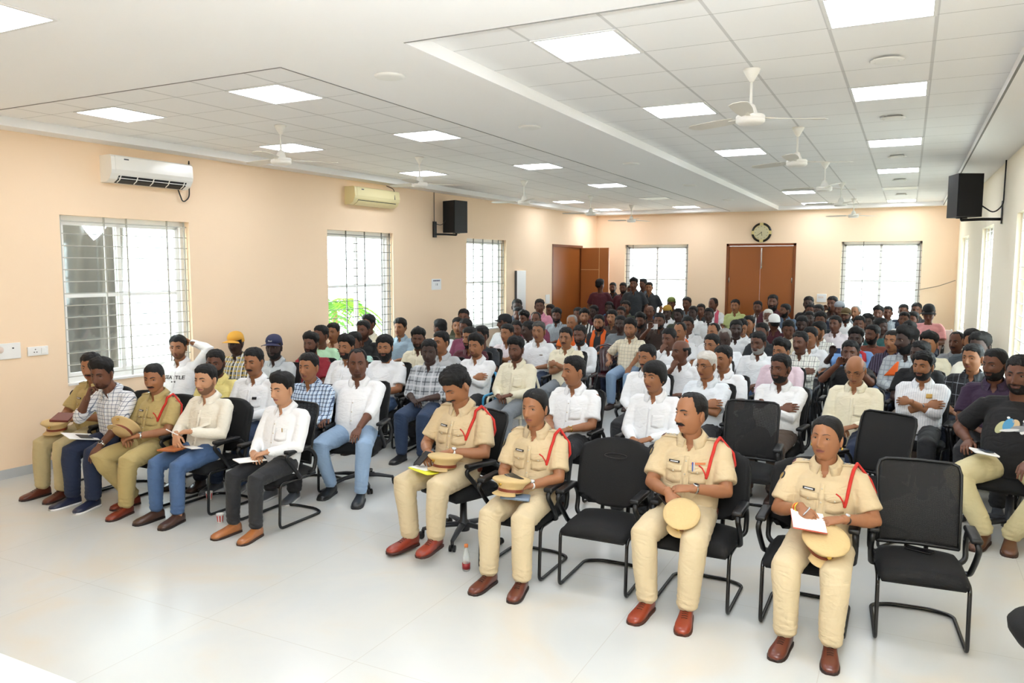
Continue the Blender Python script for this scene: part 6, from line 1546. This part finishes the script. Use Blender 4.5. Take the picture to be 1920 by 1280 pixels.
# --- man in black at the right edge
P11, g, J, sh, b = person((.86, 7.65), R(-14), 1.221, dict(pose='knee', look=(-10, 2, 0), sleeve='short', seed=11, fat=.9, knee=.26, collar=True, tee=1, ankx=(.10, .05), anky=(-.34, -.30)), 'black', 'beigetr', '3', 'n', 'beard', 'heavy man in black picture T-shirt and beige trousers at the right edge', shoes=('slip', '#5c3826', '#3a241a'))
def blob(cx, cz, rx, rz_, a0, c, up, off):
    G = [[(cx + rx * (r / 4) * math.cos(t) * math.cos(a0) - rz_ * (r / 4) * math.sin(t) * math.sin(a0), cz + rx * (r / 4) * math.cos(t) * math.sin(a0) + rz_ * (r / 4) * math.sin(t) * math.cos(a0)) for r in range(5)] for t in np.linspace(0, 2 * PI, 17)]
    conform(g, G, .002, off).obj('print_figure', mat('print' + c, c, .8), up)
pr = None
for q in ((-.075, .855, .026, .052, -.5, '#b9b98c'), (-.030, .880, .030, .050, -.4, '#4f93bd'), (.008, .890, .028, .034, 0, '#cdb48c'), (.035, .860, .050, .022, .1, '#8d9094'), (.075, .880, .024, .040, .2, '#5a5f68'), (-.02, .842, .060, .010, .2, '#d8d8d8'), (.055, .835, .014, .014, 0, '#e6e6e6'), (-.035, .930, .010, .008, 0, '#e6e6e6'), (.06, .915, .010, .010, 0, '#e6e6e6')):
    blob(q[0], q[1], q[2], q[3], q[4], q[5], sh, .002 + .0006 * q[2] * 100)
slab(P11, (-.13, -.33, .675), (R(-4), R(8), R(20)), (.18, .24, .014), M_paper, 'white book on the lap of the man in the black picture T-shirt', 'book', 'book')
phone(P11, (-.12, -.33, .690), (R(-4), R(8), R(30)), 'dark blue phone on the white book at the right edge', '#1c2a3e')
chair_on(P_smesh, .86, 7.70, 'the heavy man at the right edge', R(-14), 1.10, 'swivel_chair', 'black swivel chair')

# ------------------------------------------------------------------ small things on the floor
def cup(x, y, label):
    t = thing('paper_cup', label, 'cup', (x, y, 0), 0, 'paper cups on the floor')
    mb = MB(); lathe(mb, [(.024, 0), (.034, .078), (.036, .080), (.033, .081), (.030, .076), (.022, .006)], 24); mb.obj('cup_body', M_paper, t, True)
    for k in range(8):
        a = k * PI / 4; mb = MB(); V = []
        for z in (.012, .068):
            r = .0245 + .128 * z * 1.0
            for da in (-.17, .17): V.append((math.cos(a + da) * (r + .0008), math.sin(a + da) * (r + .0008), z))
        mb.add(V, [(0, 1, 3, 2)]); mb.obj('red_stripe', mat('cup_red', '#c2261e', .6), t)
cup(-5.99, 5.24, 'red-striped paper cup behind the feet of the man in blue jeans')
cup(-5.36, 4.80, 'red-striped paper cup beside the tan loafers')
t = thing('bottle', 'small clear bottle with orange cap and red label on the floor', 'bottle', (-2.86, 4.86, 0))
gl = mat('bottle_clear', '#dfe6e4', .08, alpha=.35)
mb = MB(); lathe(mb, [(.026, 0), (.030, .01), (.030, .045), (.026, .06), (.028, .10), (.022, .135), (.013, .165), (.012, .185)], 24); mb.obj('bottle_body', gl, t, True)
mb = MB(); lathe(mb, [(.0305, .018), (.0308, .060)], 24); mb.obj('bottle_label', mat('label_red', '#8c1d20', .5), t, True)
mb = MB(); lathe(mb, [(.015, .182), (.015, .203), (.012, .206)], 20); mb.obj('bottle_cap', mat('cap_orange', '#c9763c', .4), t, True)
# dais table, its far corner in the lower left
t = thing('table', 'white-covered dais table cut by the lower left corner', 'table', (-3.0, 1.27, 0))
mb = MB(); rbox(mb, (-1.6, 0, .765), (4.0, .78, .03), .01); mb.obj('table_top', M_paper, t)
mb = MB(); sheet(mb, lambda u, v: (-3.6 + 4.0 * u, .385 + .012 * math.sin(u * 90), .02 + .74 * v), 120, 6, .004); mb.obj('table_skirt', M_paper, t, True)
for x in (-3.5, .3):
    for y in (-.33, .33): mb = MB(); tube(mb, [(x, y, 0), (x, y, .75)], .02, n=8); mb.obj('leg', M_silver, t, True)
# white box stand near the back right corner
t = thing('display_board', 'white board standing on the floor by the back right corner', 'board', (.60, 17.6, 0))
mb = MB(); rbox(mb, (0, 0, .62), (.46, .03, .86), .008); mb.obj('panel', M_white, t)
for x in (-.2, .2): mb = MB(); tube(mb, [(x, -.15, .01), (x, .15, .01)], .014, n=8); tube(mb, [(x, 0, .01), (x, 0, 1.06)], .012, n=8); mb.obj('leg', M_silver, t, True)

# ------------------------------------------------------------------ the seated crowd
rnd = random.Random(11)
TR = ['darkjeans', 'blackj', 'jeans', 'greytr', 'bluetr', 'browntr', 'blackj', 'jeansd']
SHO = [('slip', '#1b1b1d', '#2b2b2d'), ('oxford', '#3a241a', '#1c120d'), ('slip', '#4b4f55', '#c8c8c8')]
who = {}
for ln in CROWD.strip().split('\n'):
    x, y, s, shirt, sl, tone, hair, face, pose, off, st, desc = ln.split('|')
    x, y, s, off, st = float(x), float(y), float(s), float(off), int(st)
    a = math.degrees(math.atan2(x + 3.5, -y + 0)) ; a = math.degrees(math.atan2(-(x + 3.5), y)) 
    near = y < 10.6
    tot = a + off; look = round((tot - a * .5) / 15) * 15
    rz = R(a * .5 + rnd.uniform(-4, 4))
    spec = dict(pose={'down': 'lap', 'sphone': 'phone', 'stand': 'lap', 'phone2': 'phone2'}.get(pose, pose), look=(look, 22 if pose == 'down' else (14 if 'looking down' in desc or 'bowed' in desc else rnd.choice((0, 0, 4))), 0), sleeve='short' if sl == 'tee' else sl, seed=rnd.choice((1, 2)))
    fat = .6 if any(k in desc for k in ('big', 'large', 'heavy', 'stocky')) else rnd.choice((0, 0, .3)) if near else 0
    if fat: spec['fat'] = fat
    if sl == 'tee': spec['tee'] = 1
    if st: spec['stand'] = 1
    elif not near: spec['hs'] = 1.15
    ps = s * (1.0 if st else (1.24 / 1.127))
    tr_ = rnd.choice(TR); tr_ = 'greytr' if 'hands on his lap, centre' in desc or 'glasses with arms crossed' in desc else 'blackj' if 'chest badge' in desc else 'jeansl' if 'empty maroon' in desc else tr_
    p, g, J, sh, b = person((x, y), rz, ps, spec, shirt, tr_, tone, hair, face, desc, 'audience', near, shoes=rnd.choice(SHO), seed=rnd.randint(0, 2))
    who[desc] = (p, g, J, sh, shirt)
    if near and sl != 'tee' and pose not in ('cross', 'chin', 'mouth', 'phone', 'phone2'):
        placket(g, sh, cloth(shirt), .66, .965, False)
    if near and sl != 'tee' and shirt in ('white', 'cream', 'ltgrey', 'whitestripe', 'yellow') and pose in ('lap', 'thigh', 'down'): pocket(g, sh, cloth(shirt), .072, flap=False)
    if 'glasses' in desc and 'pocket' not in desc: glasses(p, J)
    if not st:
        who_ = desc.replace('young man', 'man')
        short = ' '.join(desc.split()[:12])
        if 'blue-armed' in desc: P_bluep.place('plastic_chair', 'blue-armed chair of the ' + short, 'chair', (x, y, 0), rz, None, s)
        elif 'pink scarf' in desc or 'hands on his lap, centre' in desc: P_whitep.place('plastic_chair', 'pale chair of the ' + short, 'chair', (x, y, 0), rz, None, s)
        elif near: P_vmesh.place('visitor_chair', 'black chair of the ' + short, 'chair', (x, y + .04, 0), rz, 'black chairs in the crowd', s)
        else: P_blackp.place('plastic_chair', 'dark chair of the ' + short, 'chair', (x, y + .0, 0), rz, 'dark chairs in the crowd', s)
def find(k): return next(v for d, v in who.items() if k in d)
# orange scarves, cloths, prints, phones worn or held in the crowd
M_or = mat('orange_cloth', '#e8641e', .8, bump=.3, bscale=50); M_pk = mat('pink_cloth', '#c9566e', .8)
def scarf(v, m, name='scarf', long=True):
    p, g, J, sh, _ = v
    mb = MB()
    for s in (-1, 1):
        P = [tuple(J['tor'](s * .045, .10, 1.10)), tuple(J['tor'](s * .085, .04, 1.085))]
        for z in (1.0, .93, .86, .79, .73) if long else (1.02, .97):
            y, n = front(g, s * .085, z); P.append((s * (.085 + (.01 if z < .95 else 0)), (y if y else -.08) - .012, zz(g, z)))
        tube(mb, P, [(.038, .010)] * len(P), side=(1, 0, 0), n=12)
    tube(mb, [tuple(J['tor'](*q)) for q in ((-.07, .07, 1.09), (-.04, .125, 1.10), (.04, .125, 1.10), (.07, .07, 1.09))], [(.03, .012)] * 4, side=(0, 0, 1), n=10)
    mb.obj(name, m, p, True)
scarf(find('bright orange scarf'), M_or); scarf(find('orange scarf at the neck'), M_or, long=False); scarf(find('pink scarf over'), M_pk); scarf(find('grey-haired person in orange'), M_or)
p, g, J, sh, _ = find('orange triangular')
conform(g, [[(-lerp(.05, lerp(.19, .07, j / 7), i / 5), lerp(.84, 1.0, j / 7) - .02 * (i / 5) * (1 - j / 7)) for i in range(6)] for j in range(8)], .004, .004).obj('orange_cloth', M_or, p, True)
p, g, J, sh, _ = find('orange cloth on shoulder')
mb = MB(); tube(mb, [tuple(J['tor'](*q)) for q in ((.13, .15, .95), (.13, .09, 1.07), (.12, -.02, 1.03), (.11, -.085, .90))], [(.05, .012)] * 4, n=12); mb.obj('orange_cloth', M_or, p, True)
p, g, J, sh, _ = find('letter-print')
for s_, z, sz, nm in (('SEATTLE', .885, .062, 'lettering'),):
    V, F = text_mesh(s_, sz); pts = []
    for vx_ in V:
        y, n = front(g, vx_[0] * 1.0, z + vx_[1]); pts.append((vx_[0], (y if y is not None else -.1) - .004, zz(g, z + vx_[1])))
    mb = MB(); mb.add(np.array(pts), F); mb.obj(nm, M_wblack, sh)
conform(g, rect(-.025, .025, .825, .842, 4, 2), .002, .002).obj('lettering', M_wblack, sh)
p, g, J, sh, _ = find('glasses hung'); conform(g, rect(.045, .085, .868, .895, 4, 3), .006, .004).obj('hung_glasses', M_wblack, sh, True)
p, g, J, sh, _ = find('navy blue cap'); conform(g, rect(.05, .095, .86, .90, 4, 3), .006, .004).obj('dark_badge', M_wblack, sh)
V, F = text_mesh('Poul', .022); mb = MB(); pts = []
Pn = head_surface(sphere_dirs(40, 40)[0])
for v in V: pts.append((v[0] * 1.0, surf_y(Pn, v[0], .078) - .034, .080 + v[1]))
mb = MB(); mb.add(np.array(pts), F); o = mb.obj('cap_lettering', M_badgew, p); o.matrix_local = J['Mh']
p, g, J, sh, _ = find('pens in the pocket'); conform(g, rect(.05, .09, .885, .897, 4, 2), .006, .004).obj('pens', mat('pens_brown', '#6a5230', .5), sh)
p, g, J, sh, _ = find('cream shirt and glasses with arms'); conform(g, rect(.06, .09, .925, .95, 3, 2), .006, .004).obj('pocket_phone', M_wblack, sh)
p, g, J, sh, _ = find('crossed arms and chest badge'); conform(g, rect(.05, .10, .925, .97, 4, 3), .004, .004).obj('chest_badge', mat('badge_tan', '#c9a458', .6), sh, True); watch(p, J, 0, 'silver', .018)
p, g, J, sh, _ = find('gold watch behind'); watch(p, J, 1, 'gold', .018); placket(g, sh, cloth('white'))
p, g, J, sh, _ = find('sky blue'); 
for s in (-1, 1):
    mb = MB(); tube(mb, [tuple(J['tor'](s * .06, .03, 1.055)), tuple(J['tor'](s * .11, -.01, 1.03)), tuple(J['tor'](s * .125, -.045, .93))], [(.028, .012)] * 3, n=10); mb.obj('red_panel', mat('red_panel', '#c8323c', .8), sh, True)
for k in ('red mark on forehead', 'white-haired man in pale', 'long-haired man'):
    p, g, J, sh, _ = find(k); mb = MB(); ellipsoid(mb, (0, -.0925, .042), (.004, .003, .010 if 'mark' in k else .005), 8); o = mb.obj('forehead_mark', mat('mark_red', '#a8231c', .6), p, True); o.matrix_local = J['Mh']
glasses(find('heavy man in dark glasses')[0], find('heavy man in dark glasses')[2])
def held_phone(k, label, c, two=False, size=(.078, .155, .009)):
    p, g, J, sh, _ = find(k); w = J['wr'][0]; f = Vector(J['arm'][0]['f']).normalized()
    q = Vector(w.tolist()) + f * .10 + Vector((.02 if not two else .075, -.035, .02)); phone(p, tuple(q), (R(80), R(90), 0), label, c, size)
held_phone('sky blue', 'dark blue phone raised by the man in sky blue', '#33466c')
held_phone('holding up a white phone', 'white phone held up in the middle of the crowd', '#f4f4f4', size=(.10, .20, .010))
held_phone('taking a picture behind', 'black phone held by the person behind the bald reader', '#15161a', True)
held_phone('raising a phone beside', 'dark phone raised beside the right rear window', '#15161a')
held_phone('stretching a phone', 'grey phone stretched up before the rear window', '#55504a')
held_phone('standing and taking', 'dark phone of the man in black taking a photo', '#1b1b1e')
# the tile module of the ceiling was taken as 0.6; the people and doors say the hall is a tenth smaller
for o in list(bpy.data.objects):
    if o.parent is None: o.matrix_basis = Matrix.Scale(.9, 4) @ o.matrix_basis
scene.camera.scale = (1, 1, 1)
print('objects', len(bpy.data.objects), 'geo variants', len(GCACHE))
